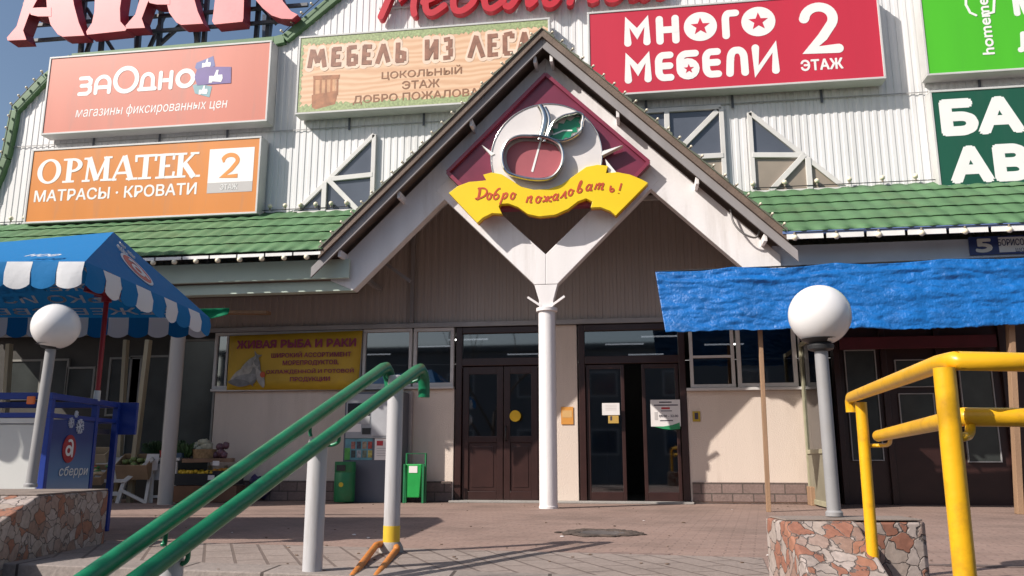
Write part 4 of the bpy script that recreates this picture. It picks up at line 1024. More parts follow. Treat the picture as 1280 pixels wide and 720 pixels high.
for a_, b_ in (((108, 10), (141, 62)), ((126, 18), (108, 66)), ((186, 62), (205, 20)), ((200, 55), (255, 5)), ((241, 20), (248, 64)), ((322, 4), (345, 30)), ((336, 50), (342, 2)), ((30, 50), (52, -10))):
    m_.beam(fp(*a_, 13.3), fp(*b_, 13.3), .06)
for px_ in (110, 170, 245, 330): m_.beam(fp(px_, 80, 13.2), fp(px_, 20, 15.0), .07)
m_.build("steel_frame", DARKMETAL, r)

# --- porch emblem
r = thing("porch_emblem", "maroon diamond emblem with a silver outlined apple on a white disc", "sign", PY(684, 205, 11.2))
ez = lambda x, y: (540 + x / 2.4, 90 + y / 2.4)
yE = 11.24; f = wallf(yE)
tp, lp, rp = q2(684, 94, yE), q2(560, 217, yE), q2(811, 203, yE)
cx = (lp[0] + rp[0]) / 2; hw_ = (rp[0] - lp[0]) / 2; zm = (lp[1] + rp[1]) / 2; up_ = tp[1] - zm
dia = [(cx, zm + up_), (cx + hw_, zm), (cx + hw_ * .62, zm - up_ * .40), (cx - hw_ * .62, zm - up_ * .40), (cx - hw_, zm)]
mar = mat("maroon_panel", (.16, .022, .05), .35, .15, 3)
MB().prism(dia, -.10, 0, f).build("diamond_board", mar, r)
rim = MB()
for k, (a_, b_) in enumerate(zip(dia, dia[1:] + dia[:1])): rim.bar(a_, b_, .05, -.102, .055 + .001 * k, f)
rim.build("diamond_rim", mat("maroon_rim", (.22, .03, .06), .35), r)
dc = q2(*ez(345, 262), yE); dr = abs(q2(*ez(510, 250), yE)[0] - q2(*ez(181, 250), yE)[0]) / 2
MB().ell(dc[0], dc[1], dr, dr, .002, .13, f, 56).build("white_disc", mat("white_disc_paint", (.66, .62, .61), .35, .05), r)
dm = MB(); dm.tube([f(dc[0] + dr * math.cos(R(6 * k)), dc[1] + dr * math.sin(R(6 * k)), .13) for k in range(60)], .012, 6, closed=True); dm.build("disc_edge", CHROME, r, smooth=True)
fa = wallf(yE - .13)
def e3(pts, d_): return [fa(*q2(*ez(*p), yE - .13), d_) for p in pts]
bodyp = [(300, 202), (262, 203), (232, 218), (216, 248), (217, 285), (232, 310), (275, 325), (325, 331), (362, 324), (388, 295), (395, 258), (385, 228), (362, 212), (335, 204)]
MB().prism([(v.x, v.y) for v in smoothpts([q2(*ez(*p), yE - .13) for p in [(300, 210), (262, 212), (235, 228), (225, 252), (228, 282), (245, 305), (285, 318), (330, 318), (365, 305), (388, 270), (382, 238), (360, 218)]], 5, True)], .001, .02, fa).build("apple_face", mat("apple_pink", (.36, .085, .10), .45, .08), r)
MB().prism([(v.x, v.y) for v in smoothpts([q2(*ez(*p), yE - .13) for p in bodyp], 5, True)], -.002, .0008, fa).build("apple_back", mat("white_disc_paint2", (.62, .58, .57), .35, .05), r)
def strip_wall(pts, d0_, d1_, closed=True, wid=.022):
    m_ = MB(); P = smoothpts([q2(*ez(*p), yE - .13) for p in pts], 6, closed)
    if closed: P = P + [P[0]]
    for i, (a_, b_) in enumerate(zip(P, P[1:])): m_.bar(a_ , b_ + (b_ - a_) * .15, wid, d0_, d1_ + .0005 * (i % 3), fa)
    return m_
m_ = strip_wall(bodyp, .002, .13); m_.tube([fa(v.x, v.y, .125) for v in smoothpts([q2(*ez(*p), yE - .13) for p in bodyp], 6, True)], .024, 8, closed=True); m_.build("apple_outline", CHROME, r, smooth=True, auto=40)
stem = [(325, 212), (335, 180), (340, 150), (336, 128), (326, 110)]
m_ = MB(); m_.tube([v + Vector((0, 0, 0)) for v in [fa(w_.x, w_.y, .09) for w_ in smoothpts([q2(*ez(*p), yE - .13) for p in stem], 5)]], .045, 10); m_.tube([fa(w_.x, w_.y, .08) for w_ in smoothpts([q2(*ez(p[0] + 14, p[1] + 4), yE - .13) for p in stem], 5)], .03, 10); m_.build("apple_stem", CHROME, r, smooth=True, auto=40)
leaf = [(352, 205), (355, 185), (370, 158), (395, 142), (420, 136), (440, 132), (455, 142), (452, 165), (448, 185), (425, 205), (395, 216), (368, 213)]
MB().prism([(v.x, v.y) for v in smoothpts([q2(*ez(*p), yE - .13) for p in leaf], 4, True)], .002, .012, fa).build("leaf_back", mat("white_disc_paint2", (.6, .6, .6)), r)
gl = [(360, 202), (352, 195), (366, 188), (362, 172), (378, 172), (380, 155), (396, 158), (404, 144), (416, 150), (430, 138), (446, 138), (440, 152), (448, 165), (434, 168), (436, 182), (420, 184), (415, 200), (400, 198), (388, 212), (376, 202)]
gp = MB().prism([q2(*ez(*p), yE - .13) for p in gl], .013, .03, fa).build("leaf_face", mat("emerald_leaf", (.01, .20, .10), .3), r)
MB().ribbon([q2(*ez(*p), yE - .13) for p in [(365, 190), (395, 178), (420, 178)]], .02, .03, .034, fa).build("leaf_vein", WHITE_PRINT, gp)
m_ = strip_wall(leaf, .013, .12); m_.tube([fa(v.x, v.y, .12) for v in smoothpts([q2(*ez(*p), yE - .13) for p in leaf], 5, True)], .02, 8, closed=True); m_.build("leaf_outline", CHROME, r, smooth=True, auto=40)
m_ = MB()
for pts in ([(150, 220), (188, 246), (178, 252)], [(572, 220), (512, 238), (508, 252)], [(520, 262), (560, 310), (530, 306)], [(298, 300), (325, 205), (330, 206), (304, 302)]):
    m_.prism([q2(*ez(*p), yE - .13) for p in pts], -.10 if pts[0][0] != 298 else .021, .012 if pts[0][0] != 298 else .026, fa)
m_.build("star_ray", WHITE_PRINT, r)
# ribbon
yR = 11.06; f = wallf(yR)
rz = lambda x, y: (560 + x / 4.923, 170 + y / 4.923)
top = [(4, 350), (60, 308), (130, 282), (203, 276), (236, 272), (216, 238), (268, 224), (330, 235), (390, 272), (450, 312), (530, 331), (620, 325), (700, 297), (780, 240), (850, 190), (920, 176), (984, 183), (972, 228), (1040, 222), (1120, 237), (1190, 266), (1232, 288)]
bot = [(1032, 490), (1000, 462), (940, 438), (878, 440), (888, 404), (850, 384), (800, 402), (740, 448), (660, 484), (560, 495), (490, 480), (430, 437), (370, 415), (322, 418), (312, 434), (332, 478), (270, 475), (215, 502), (180, 535)]
po = [q2(*rz(*p), yR) for p in top + bot]
rbn = MB().prism(po, -.10, 0, f).build("ribbon", mat("yellow_ribbon", (.80, .56, .008), .38, .05, 2), r, bevel=.004)
MB().prism([(p[0], p[1] - .002) for p in po], -.135, -.101, f).build("ribbon_edge", mat("orange_ribbon_edge", (.5, .14, .02), .4), r)
def base(x):
    K = [(150, 385), (240, 390), (330, 388), (410, 388), (490, 410), (560, 410), (640, 403), (720, 378), (800, 350), (860, 338), (950, 328), (1020, 345), (1085, 358)]
    for (x0_, y0_), (x1_, y1_) in zip(K, K[1:]):
        if x <= x1_: return y0_ + (y1_ - y0_) * (x - x0_) / (x1_ - x0_)
    return K[-1][1]
rt = MB()
for ch, x_, w_ in (('Д', 165, 66), ('о', 235, 36), ('б', 275, 40), ('р', 330, 42), ('о', 380, 36), ('п', 480, 50), ('о', 535, 40), ('ж', 580, 55), ('а', 640, 44), ('л', 690, 44), ('о', 735, 38), ('в', 790, 44), ('а', 845, 46), ('т', 900, 62), ('ь', 990, 40), ('!', 1048, 30)):
    sc_ = w_ / (1.05 if ch == 'Д' else .85)
    for st_ in CUR[ch]:
        pts = [q2(*rz(x_ + (p[0] + .15 * p[1]) * sc_, base(x_ + w_ / 2) - p[1] * 37), yR) for p in st_]
        rt.ribbon(smoothpts(pts, 5), .024, .0005, .004, f, rise=.003, round_=False)
rt.build("lettering", mat("scarlet_print", (.50, .07, .02), .4), rbn)
# ------------------------------------------------------------------ stone cheek walls of the steps
def mirror(q): return q
def cheek(name, label, pts_side, u0, u1, extra=None):
    """pts_side: outline in the (v, z) plane, pushed sideways from u0 to u1"""
    r = thing(name, label, "cheek wall", S((u0 + u1) / 2, pts_side[0][0], 0))
    fr = Fr((0, 0, 0), FH, (0, 0, 1), RT * -1)
    MB().prism(pts_side, -u1, -u0, fr).build("stone_body", STONE, r, bevel=.012)
    return r, fr
# left: side face at u = -3.2
pb_ = PZ(130, 680); ub = pb_.dot(RT); vb = pb_.dot(FH)
zt_ = PV(135, 613, vb).z
vfront = None
for v_ in [x_ * .02 + 4.5 for x_ in range(120)]:
    if PV(48, 615, v_).dot(RT) <= ub: vfront = v_; break
q = None
for v_ in [x_ * .02 + 4.0 for x_ in range(150)]:
    if PV(0, 640, v_).dot(RT) <= ub: q = PV(0, 640, v_); break
slo = (zt_ - q.z) / max(.1, vfront - q.dot(FH)); slo = min(.75, max(.35, slo))
vb2 = vfront - 1.35
LB, fr_ = cheek("cheek_wall", "shaded broken stone cheek wall of the steps under the left lamp", [(vb, -.9), (vb, zt_), (vfront, zt_), (vb2, zt_ - slo * 1.35), (vb2, -.9)], ub - 1.5, ub)
MB().prism([(vb + .012, zt_ + .001), (vfront + .005, zt_ + .001), (vfront + .005, zt_ + .012), (vb + .012, zt_ + .012)], -ub + .012, -(ub - 1.5), fr_).build("cap_slab", mat("cap_concrete", (.22, .175, .15), .85, .12, 4, bump=.3), LB, bevel=.006)
# right
vl = 4.62
zt2 = PV(1040, 645, vl).z
kb = PV(956, 641, 4.95); 
uL = PV(980, 652, 4.42).dot(RT); uM = PV(1071, 654, 4.42).dot(RT); uR = PV(1161, 657, 4.42).dot(RT)
VF, VB = 4.42, PV(956, 641, 5).dot(FH)
VB = 5.0
for v_ in [x_ * .02 + 4.3 for x_ in range(80)]:
    if PV(957, 641, v_).dot(RT) >= uL: VB = v_; break
zt2 = PV(1020, 652, VF).z
fr_ = Fr((0, 0, 0), FH, (0, 0, 1), RT * -1)
RB = thing("cheek_wall", "sunlit red and white stone cheek wall with a sloping front, under the right lamp", "cheek wall", S((uL + uR) / 2, 4.6, 0))
ms = MB().prism([(VB, -.9), (VB, zt2), (VF, zt2), (VF - 1.2, zt2 - .66 * 1.2), (VF - 1.2, -.9)], -uM, -uL, fr_); ms.build("stone_body", STONE, RB, bevel=.012)
MB().prism([(VB - .003, -.9), (VB - .003, zt2 - .004), (VF + .03, zt2 - .004), (VF + .03, -.9)], -uR, -uM - .002, fr_).build("stone_block", STONE, RB, bevel=.012)
MB().prism([(VB - .02, zt2 + .001), (VF + .03, zt2 + .001), (VF + .03, zt2 + .010), (VB - .02, zt2 + .010)], -uR + .015, -uL - .015, fr_).build("cap_slab", MATS["cap_concrete"], RB, bevel=.005)

# ------------------------------------------------------------------ globe lamps
def lamp(label, foot_px, coll_px, gl_px, gl_r_px, v, pr):
    b = PV(*foot_px, v); r = thing("street_lamp", label, "lamp", tuple(b), "globe lamps on the cheek walls")
    c = PV(*coll_px, v); top_ = Vector((b.x, b.y, c.z)); lean = c - b
    MB().cyl(b, c, pr, n=20).lathe(b, [(pr * 1.25, 0), (pr * 1.25, .02), (pr, .03)]).build("post", STEEL, r, smooth=True, auto=40)
    g_ = PV(*gl_px, v); R_ = gl_r_px / F * v * 1.02
    MB().lathe(c - Vector((0, 0, .015)), [(pr * 1.05, 0), (pr * 1.9, .012), (pr * 2.0, .03), (pr * 1.7, .045), (R_ * .62, g_.z - c.z + .015 - R_ * .80)]).build("collar", BLACK, r, smooth=True, auto=40)
    MB().ball(g_, R_, 40).build("globe", mat("milky_globe", (.72, .70, .70), .22, .03), r, smooth=True)
lamp("left globe lamp, partly in front of the blue tent and counter", (38, 609), (64, 434), (70, 408), 28, vfront + .35, .036)
lamp("right globe lamp with a lit white ball in front of the blue tarpaulin", (1043, 645), (1026, 436), (1024.5, 394), 37.5, vl, .036)

# ------------------------------------------------------------------ green double handrail on grey posts
hr = thing("handrail", "twin green handrail on fat grey posts running down the steps", "handrail", tuple(PZ(479, 691)))
vB = PZ(479, 691).dot(FH); PB = PZ(479, 691); uB = PB.dot(RT)
tB = PV(495, 469, vB); rP = 9.6 / F * vB * 1.02
vA, vC = vB * .83, vB * .635
tA, tC = PV(398, 547, vA), PV(214, 690, vC)
for t_, z0 in ((tB, 0), (tA, -.45), (tC, -.9)):
    MB().lathe((t_.x, t_.y, 0), [(rP, z0), (rP, t_.z - .03), (rP * .9, t_.z - .006), (rP * .55, t_.z), (.004, t_.z + .002)]).build("post", POSTS, hr, smooth=True, auto=30)
yb = MB().lathe((tB.x, tB.y, 0), [(rP + .002, .075), (rP + .002, .185)]); yb.build("yellow_band", mat("yellow_band_paint", (.62, .42, .03), .5, .15, 6), hr, smooth=True, auto=40)
MB().lathe((tB.x, tB.y, 0), [(rP * 1.5, 0.006), (rP * 1.45, .04), (rP * 1.1, .075)]).build("post_foot", CONC, hr, smooth=True, auto=40)
dirv = (tC - tB).normalized(); hd = Vector((dirv.x, dirv.y, 0)).normalized(); sd = Vector((-hd.y, hd.x, 0))
# rails
rr = .042
def railpath(off, pe, pl_, v_e, v_l):
    """a straight rail measured through two photo points"""
    return PV(*pe, v_e), PV(*pl_, v_l)
for k, (pe, plw) in enumerate((((481, 459), (118, 717)), ((524, 461), (178, 720)))):
    a_ = PV(pe[0], pe[1], vB - .02 if k == 0 else vB - .06); b_ = PV(plw[0], plw[1], vC * .90 if k == 0 else vC * .93)
    d_ = (b_ - a_).normalized(); b2 = b_ + d_ * 1.1
    dn = Vector((0, 0, -1)); fwd_ = Vector((-hd.x, -hd.y, 0))
    bend = [a_ + fwd_ * .10 + dn * .20, a_ + fwd_ * .10 + dn * .13, a_ + fwd_ * .09 + dn * .07, a_ + fwd_ * .06 + dn * .025, a_ + fwd_ * .02 - dn * .0, a_ + d_ * .04]
    MB().tube(bend + [a_ + (b2 - a_) * i / 6 for i in range(1, 7)], rr, 16).build("rail", GREENPIPE, hr, smooth=True, auto=60)
    for t_ in (tB, tA, tC):
        # nearest point of the rail to the post top, horizontally
        best = min((a_ + (b2 - a_) * i / 200 for i in range(201)), key=lambda p: (p.x - t_.x) ** 2 + (p.y - t_.y) ** 2)
        pz = best.z - .095; pc = Vector((t_.x, t_.y, pz)); dr_ = (Vector((best.x, best.y, 0)) - Vector((t_.x, t_.y, 0)))
        if dr_.length < .02: continue
        dr_n = dr_.normalized(); s0 = pc + dr_n * (rP * .9)
        e_ = best - Vector((0, 0, rr * .8))
        MB().tube(smoothpts([s0, s0 + dr_n * (dr_.length - rP) * .6, Vector((e_.x, e_.y, pz + .02)), e_], 5), .011, 8).build("hook_bracket", GREENPIPE, hr, smooth=True)
# orange stroller rail beside the last post
orr = thing("stroller_rail", "bent orange tube rail leading down the steps from the foot of the grey post", "rail", tuple(PZ(470, 700)))
o1, o2 = PV(484, 681, vB - .10), PV(492, 683, vB - .14)
pL = [PV(440, 722, vB - 1.2), PV(466, 687, vB - .25), PV(472, 681, vB - .10), PV(484, 680, vB + .10), PV(492, 681, vB + .08), PV(496, 686, vB - .12), PV(491, 693, vB - .25), PV(470, 722, vB - 1.2)]
ext = [pL[0] + Vector((-.35, -.9, -.45))]; ext2 = [pL[-1] + Vector((-.35, -.9, -.45))]
MB().tube(ext + smoothpts(pL, 4) + ext2, .023, 10).build("rail", ORANGE, orr, smooth=True)

# ------------------------------------------------------------------ yellow ramp railing
yr = thing("ramp_railing", "yellow tube railing with two rails along the ramp at the right", "railing", tuple(PZ(1090, 700)))
vy1, vy2 = 4.22, 2.42
P1, P2 = PV(1077, 505, vy1), PV(1190, 462, vy2)
r1 = .028
zT = PV(1110, 482, (vy1 + vy2) / 2 + .5).z
L0 = PV(1063, 497, vy1 + .12); L1 = PV(1174, 455, vy2 + .12); L2 = PV(1196, 451, vy2); L3 = PV(1290, 453, vy2 + .02)
zr = (L1.z + L2.z + L0.z) / 3
for q_ in (L0, L1, L2, L3): pass
f1 = PV(1091, 705, vy1)
MB().cyl((f1.x, f1.y, -.6), PV(1076, 503, vy1), r1, n=16).build("post", YELLOWPIPE, yr, smooth=True, auto=40)
f2 = PV(1204, 720, vy2)
MB().cyl((f2.x, f2.y, -.9), PV(1180, 460, vy2), r1 * 1.08, n=16).build("post", YELLOWPIPE, yr, smooth=True, auto=40)
ex = (L3 - L2).normalized()
MB().tube([L0 + Vector((0, 0, -.075)), L0 + Vector((0, 0, -.02)), L0 + (L1 - L0) * .02] + [L0 + (L1 - L0) * k / 5 for k in range(1, 5)] + smoothpts([L1, L1 + (L2 - L1) * .5 + (L1 - L0).normalized() * .02, L2], 4) + [L3, L3 + ex * 2.5], r1, 16).build("rail", YELLOWPIPE, yr, smooth=True, auto=60)
M0, M1, M2 = PV(1098, 545, vy1 - .05), PV(1205, 521, vy2 + .1), PV(1290, 522, vy2 + .06)
MB().tube([M0 + (M1 - M0) * k / 5 for k in range(5)] + smoothpts([M1, M1 + (M2 - M1) * .12, M2], 4) + [M2 + (M2 - M1).normalized() * 2.5], r1, 16).build("rail", YELLOWPIPE, yr, smooth=True, auto=60)
MB().tube(smoothpts([PV(1083, 557, vy1), PV(1100, 557, vy1 - .02), PV(1111, 555, vy1 - .12), PV(1113, 547, vy1 - .22)], 5), .010, 8).build("hook_bracket", YELLOWPIPE, yr, smooth=True)
MB().tube(smoothpts([PV(1196, 545, vy2), PV(1205, 546, vy2), PV(1212, 542, vy2 + .06), PV(1213, 530, vy2 + .1)], 5), .014, 8).build("hook_bracket", YELLOWPIPE, yr, smooth=True)

# ------------------------------------------------------------------ blue tarpaulin and its pole
TY = 10.95
tp_ = thing("tarpaulin", "crinkled bright blue tarpaulin hung along the right awning", "tarpaulin", tuple(PY(1050, 410, TY)))
NX, NZ = 420, 60; vs, fs = [], []
A0, A1 = PY(819, 338, TY + .12), PY(1440, 313, TY + .12); B0, B1 = PY(832, 418, TY - .05), PY(1440, 399, TY - .05)
for j in range(NZ + 1):
    t = j / NZ
    for i in range(NX + 1):
        s = i / NX; p = (A0 * (1 - s) + A1 * s) * (1 - t) + (B0 * (1 - s) + B1 * s) * t
        ns = mnoise.noise(Vector((p.x * 1.1, p.z * 5, 1))) * .022 + mnoise.noise(Vector((p.x * 3, p.z * 12, 7))) * .012 + mnoise.noise(Vector((p.x * 9, p.z * 26, 3))) * .006 - abs(mnoise.noise(Vector((p.x * 2.2, p.z * 9, 11)))) * .03 - abs(mnoise.noise(Vector((p.x * 6 + p.z * 3, p.z * 14, 17)))) * .016
        hem = (mnoise.noise(Vector((p.x * 1.6, 5, 0))) * .03 + .03 * math.sin(p.x * 1.3) + .014 * mnoise.noise(Vector((p.x * 9, 2, 0))) + .008 * mnoise.noise(Vector((p.x * 31, 4, 0)))) * t ** 3
        tops = (.004 * math.sin(s * 40) - .035 * abs(math.sin(p.x * 2.4))) * (1 - t) ** 2
        fold = .022 * math.exp(-((t - .16 - .04 * math.sin(s * 9)) / .04) ** 2)
        vs.append(p + Vector((0, ns - fold, hem + tops)))
for j in range(NZ):
    for i in range(NX): a0 = j * (NX + 1) + i; fs.append((a0, a0 + 1, a0 + NX + 2, a0 + NX + 1))
def add_creases(m):
    n, l = m.node_tree.nodes, m.node_tree.links; b = n['Principled BSDF']; old = b.inputs['Normal'].links[0].from_socket
    tc = n.new('ShaderNodeTexCoord'); mp = n.new('ShaderNodeMapping'); mp.inputs['Scale'].default_value = (1, 1, 2.2); l.new(tc.outputs['Object'], mp.inputs[0])
    vo = n.new('ShaderNodeTexVoronoi'); vo.feature = 'DISTANCE_TO_EDGE'; vo.inputs['Scale'].default_value = 5.5; l.new(mp.outputs[0], vo.inputs[0])
    bp = n.new('ShaderNodeBump'); bp.inputs['Strength'].default_value = .28; bp.inputs['Distance'].default_value = .04; l.new(vo.outputs['Distance'], bp.inputs['Height']); l.new(old, bp.inputs['Normal']); l.new(bp.outputs[0], b.inputs['Normal'])
TARP = mat("blue_tarpaulin", (.004, .115, .38), .45, .16, 4, bump=.5, bscale=34, dirt=(.01, .07, .22), dscale=2.5, damt=.4)
add_creases(TARP)
MB().add(vs, fs).build("cloth", TARP, tp_, smooth=True).modifiers.new("t", 'SOLIDIFY').thickness = .003
MB().tube([A0 + Vector((.02, .03, -.01)), A1 + Vector((0, .03, -.01))], .012, 8).build("top_cord", BLACK, tp_)
pf = PY(961, 639, 11.10); pf.z = 0
tag(MB().beam(pf, (pf.x + .03, pf.y, PY(952, 380, pf.y).z), .085, .05).build("timber_pole", WOODPOST, bevel=.004), "slim raw timber pole holding up the tarpaulin before the sunlit wall", "pole", "timber poles of the stalls")
for (px0, px1, py, label) in ((1272, 1258, 640, "weathered timber pole at the right edge beside the dark doors"),):
    b = PY(px0 + 2, 640, 11.1); t_ = PY(px1, 402, 11.1)
    tag(MB().beam((b.x, 11.1, 0), (t_.x + .04, 11.1, t_.z), .11, .07).build("timber_pole", WOODPOST, bevel=.004), label, "pole", "timber poles of the stalls")
for (px0, py0, px1, py1, Y, w_, label) in ((150, 560, 158, 425, 12.3, .09, "pale timber pole behind the red tent pole"), (170, 560, 186, 425, 12.0, .10, "thick leaning timber pole beside the white eave column"), (4, 560, 12, 430, 12.3, .10, "timber pole at the far left behind the freezer counter")):
    b, t_ = PY(px0, py0, Y), PY(px1, py1, Y); dz = (b.z) / (t_.z - b.z); fo = b + (b - t_) * dz
    tag(MB().beam(fo, t_, w_, w_ * .7).build("timber_pole", PALEWOOD, bevel=.004), label, "pole", "timber poles of the stalls")

# ------------------------------------------------------------------ blue market tent
TENTB = mat("tent_blue", (.012, .13, .42), .7, .08, 3, bump=.15, bscale=20)
TENTW = mat("tent_white", (.66, .67, .70), .7, .05, 3)
def cloth(name): return mat(name, (.012, .13, .42), .7)
def translucent(name, rgb, amt=.35):
    m = bpy.data.materials.new(name); m.use_nodes = True; MATS[name] = m
    n, l = m.node_tree.nodes, m.node_tree.links; b = n["Principled BSDF"]; b.inputs["Base Color"].default_value = list(rgb) + [1]; b.inputs["Roughness"].default_value = .75; b.inputs["Specular IOR Level"].default_value = .2
    t = n.new("ShaderNodeBsdfTranslucent"); t.inputs[0].default_value = list(rgb) + [1]
    nz = n.new("ShaderNodeTexNoise"); nz.inputs["Scale"].default_value = 14; bp = n.new("ShaderNodeBump"); bp.inputs["Strength"].default_value = .2; bp.inputs["Distance"].default_value = .02
    tc = n.new("ShaderNodeTexCoord"); l.new(tc.outputs["Object"], nz.inputs[0]); l.new(nz.outputs[0], bp.inputs["Height"]); l.new(bp.outputs[0], b.inputs["Normal"])
    mx = n.new("ShaderNodeMixShader"); mx.inputs[0].default_value = amt; l.new(b.outputs[0], mx.inputs[1]); l.new(t.outputs[0], mx.inputs[2]); l.new(mx.outputs[0], n["Material Output"].inputs[0])
    return m
TENTB = translucent("tent_blue_cloth", (.010, .16, .40), .10); TENTW = translucent("tent_white_cloth", (.70, .70, .72), .12)
ZE = 2.08
c1, c2 = PZ(106, 327, ZE), PZ(262, 397, ZE)
u1, v1, u2, v2 = c1.dot(RT), c1.dot(FH), c2.dot(RT), c2.dot(FH)
pC = PZ(135, 664); uC, vC_ = pC.dot(RT), pC.dot(FH)
vMid = 7.3
for v_ in [x_ * .02 + 6 for x_ in range(110)]:
    if PV(120, 500, v_).dot(RT) <= uC - .025: vMid = v_; break
vm = vMid; pk = PV(142, 290, vm)
ur = (u1 + u2) / 2; LW = 5.2
n1, n2 = S(ur - LW, v1, ZE), S(ur - LW, v2, ZE)
c1, c2 = S(u1, v1, ZE), S(u2, v2, ZE)
pkl = S(ur - LW + .35, vm, pk.z - .40)
tent = thing("market_tent", "blue market tent with a scalloped blue and white valance at the left", "tent", tuple(S(ur - LW / 2, vm, 0)))
def face(quad, name, sag=.06, n_=14, m_=None):
    vs, fs = [], []; a, b, c, d = [Vector(q) for q in quad]     # a-b eave, d-c ridge
    for j in range(n_ + 1):
        for i in range(n_ + 1):
            s, t = i / n_, j / n_; p = (a * (1 - s) + b * s) * (1 - t) + (d * (1 - s) + c * s) * t
            vs.append(p + Vector((0, 0, -sag * 4 * s * (1 - s) * 4 * t * (1 - t) * .5 + .006 * mnoise.noise(p * 4))))
    for j in range(n_):
        for i in range(n_): a0 = j * (n_ + 1) + i; fs.append((a0, a0 + 1, a0 + n_ + 2, a0 + n_ + 1))
    return MB().add(vs, fs).build(name, m_ or TENTB, tent, smooth=True)
can = face((n1, c1, pk, pkl), "canopy"); face((c2, n2, pkl, pk), "canopy"); face((c1, c2, pk, pk + Vector((.001, 0, 0))), "canopy_end", sag=.0); face((n2, n1, pkl, pkl), "canopy_end")
# valance flaps, each flap one scalloped piece alternating white and blue
def valance(a, b, n_, drop, flare, first_white):
    a, b = Vector(a), Vector(b); t = (b - a) / n_; out_ = flare
    for i in range(n_):
        m_ = MB(); wh_ = (i % 2 == 0) == first_white
        k0 = len(m_.v); N_ = 8; vs, fs = [], []
        for k in range(N_ + 1):
            s = k / N_; p = a + t * (i + s * .998); dd = drop * (.82 + .18 * math.sin(math.pi * s) ** .7)
            wob = .02 * math.sin(i * 1.7 + s * 3)
            vs += [p, p + out_ * (.5 * dd + wob) + Vector((0, 0, -dd * .5)), p + out_ * (dd * .35 + wob * 2) + Vector((0, 0, -dd))]
        for k in range(N_):
            for q in range(2): fs.append((3 * k + q, 3 * k + q + 1, 3 * k + 3 + q + 1, 3 * k + 3 + q))
        m_.add(vs, fs).build("valance_flap", TENTW if wh_ else TENTB, tent, smooth=True)
DR = .21
valance(n1, c1, 27, DR, -FH * .25, True); valance(c1, c2, 9, DR, RT * .3, False); valance(c2, n2, 25, DR, FH * .1, True)
for p_ in (S(u1 - .18, v1 + .2), S(u2 - .2, v2 - .2), S(ur - LW + .2, v1 + .2), S(ur - LW + .2, v2 - .2)): pass
RED = mat("dark_red_paint", (.30, .012, .018), .4, .1, 4)
ph1 = S(uC - .025, vMid)
zCt = PV(120, 497, vMid).z
MB().cyl((ph1.x, ph1.y, zCt + .06), (ph1.x, ph1.y, pk.z - .06), .022).build("pole", RED, tent, smooth=True, auto=40)
MB().cyl((ph1.x, ph1.y, zCt - .03), (ph1.x, ph1.y, zCt + .062), .029).build("pole_sleeve", mat("pale_sleeve", (.6, .6, .6), .4), tent, smooth=True, auto=40)
hub = Vector((ph1.x, ph1.y, PV(132, 368, vm).z)); m_ = MB()
for tgt in (c1, c2, n1 * .35 + c1 * .65, n2 * .35 + c2 * .65): m_.beam(hub + (Vector(tgt) - hub).normalized() * .03, hub + (Vector(tgt) - hub).normalized() * .20 + Vector((0, 0, .03)), .05)
m_.cyl(hub - Vector((0, 0, .07)), hub + Vector((0, 0, .05)), .045); m_.build("hub", RED, tent)
m_ = MB()
for tgt in (c1, c2): m_.beam(hub + Vector((0, 0, .03)), Vector(tgt) * .96 + hub * .04 - Vector((0, 0, .04)), .018)
m_.build("rib", mat("pole_grey", (.3, .3, .32), .5), tent)
# printing: logo and snowflakes on the end slope, words on the far slope (seen from inside) and near slope
def plane_fr(a, b, c):  # origin a, x along a-b, y towards c in the plane
    U = (b - a).normalized(); N = U.cross(c - a).normalized(); V = N.cross(U); return Fr(a, U, V, N)
fe = plane_fr(c1, c2, pk); Ew = (c2 - c1).length; Eh = (pk - c1).dot(fe.V); ex_ = (pk - c1).dot(fe.U)
lx, ly = Ew * .49, Eh * .34
MB().ell(lx, ly, .20, .19, .004, .008, fe).build("logo_ring", TENTW, tent)
MB().ell(lx, ly, .175, .165, .007, .010, fe).build("logo_disc", mat("logo_red", (.35, .015, .03), .5), tent)
lg_ = MB(); lg_.ring(lx - .01, ly - .02, .085, .075, .05, .04, .009, .013, fe, 24); lg_.ribbon([(lx + .085, ly - .095), (lx + .085, ly + .04)] + [(lx + .085 - .07 * (1 - math.cos(R(k * 20))), ly + .04 + .07 * math.sin(R(k * 20))) for k in range(1, 7)], .035, .009, .014, fe); lg_.build("lettering", TENTW, tent)
def flake(mb, cx, cy, r_, fr, d=.006, b0=.002):
    for k in range(3):
        a_ = R(60 * k + 10); mb.ribbon([(cx - r_ * math.cos(a_), cy - r_ * math.sin(a_)), (cx + r_ * math.cos(a_), cy + r_ * math.sin(a_))], r_ * .15, b0, d + .001 * k, fr, round_=False)
        for s in (1, -1):
            for q in (25, -25): mb.ribbon([(cx + s * r_ * .55 * math.cos(a_), cy + s * r_ * .55 * math.sin(a_)), (cx + s * r_ * (.95) * math.cos(a_ + R(q)), cy + s * r_ * .95 * math.sin(a_ + R(q)))], r_ * .10, b0, d + .004 + .001 * k, fr, round_=False)
fl = MB(); dx_, dy_ = ex_ - lx, Eh - ly; flake(fl, lx + dx_ * .45 - .10, ly + dy_ * .42, .07, fe); flake(fl, lx + dx_ * .5 + .07, ly + dy_ * .44, .05, fe); flake(fl, lx + dx_ * .6, ly + dy_ * .62, .04, fe); fl.build("snowflake_print", TENTW, tent)
bf = plane_fr(n2, c2, pk); BW = (c2 - n2).length        # far slope; its outer face looks away, so the words read mirrored from inside
INKW = mat("tent_print", (.62, .66, .74), .7)
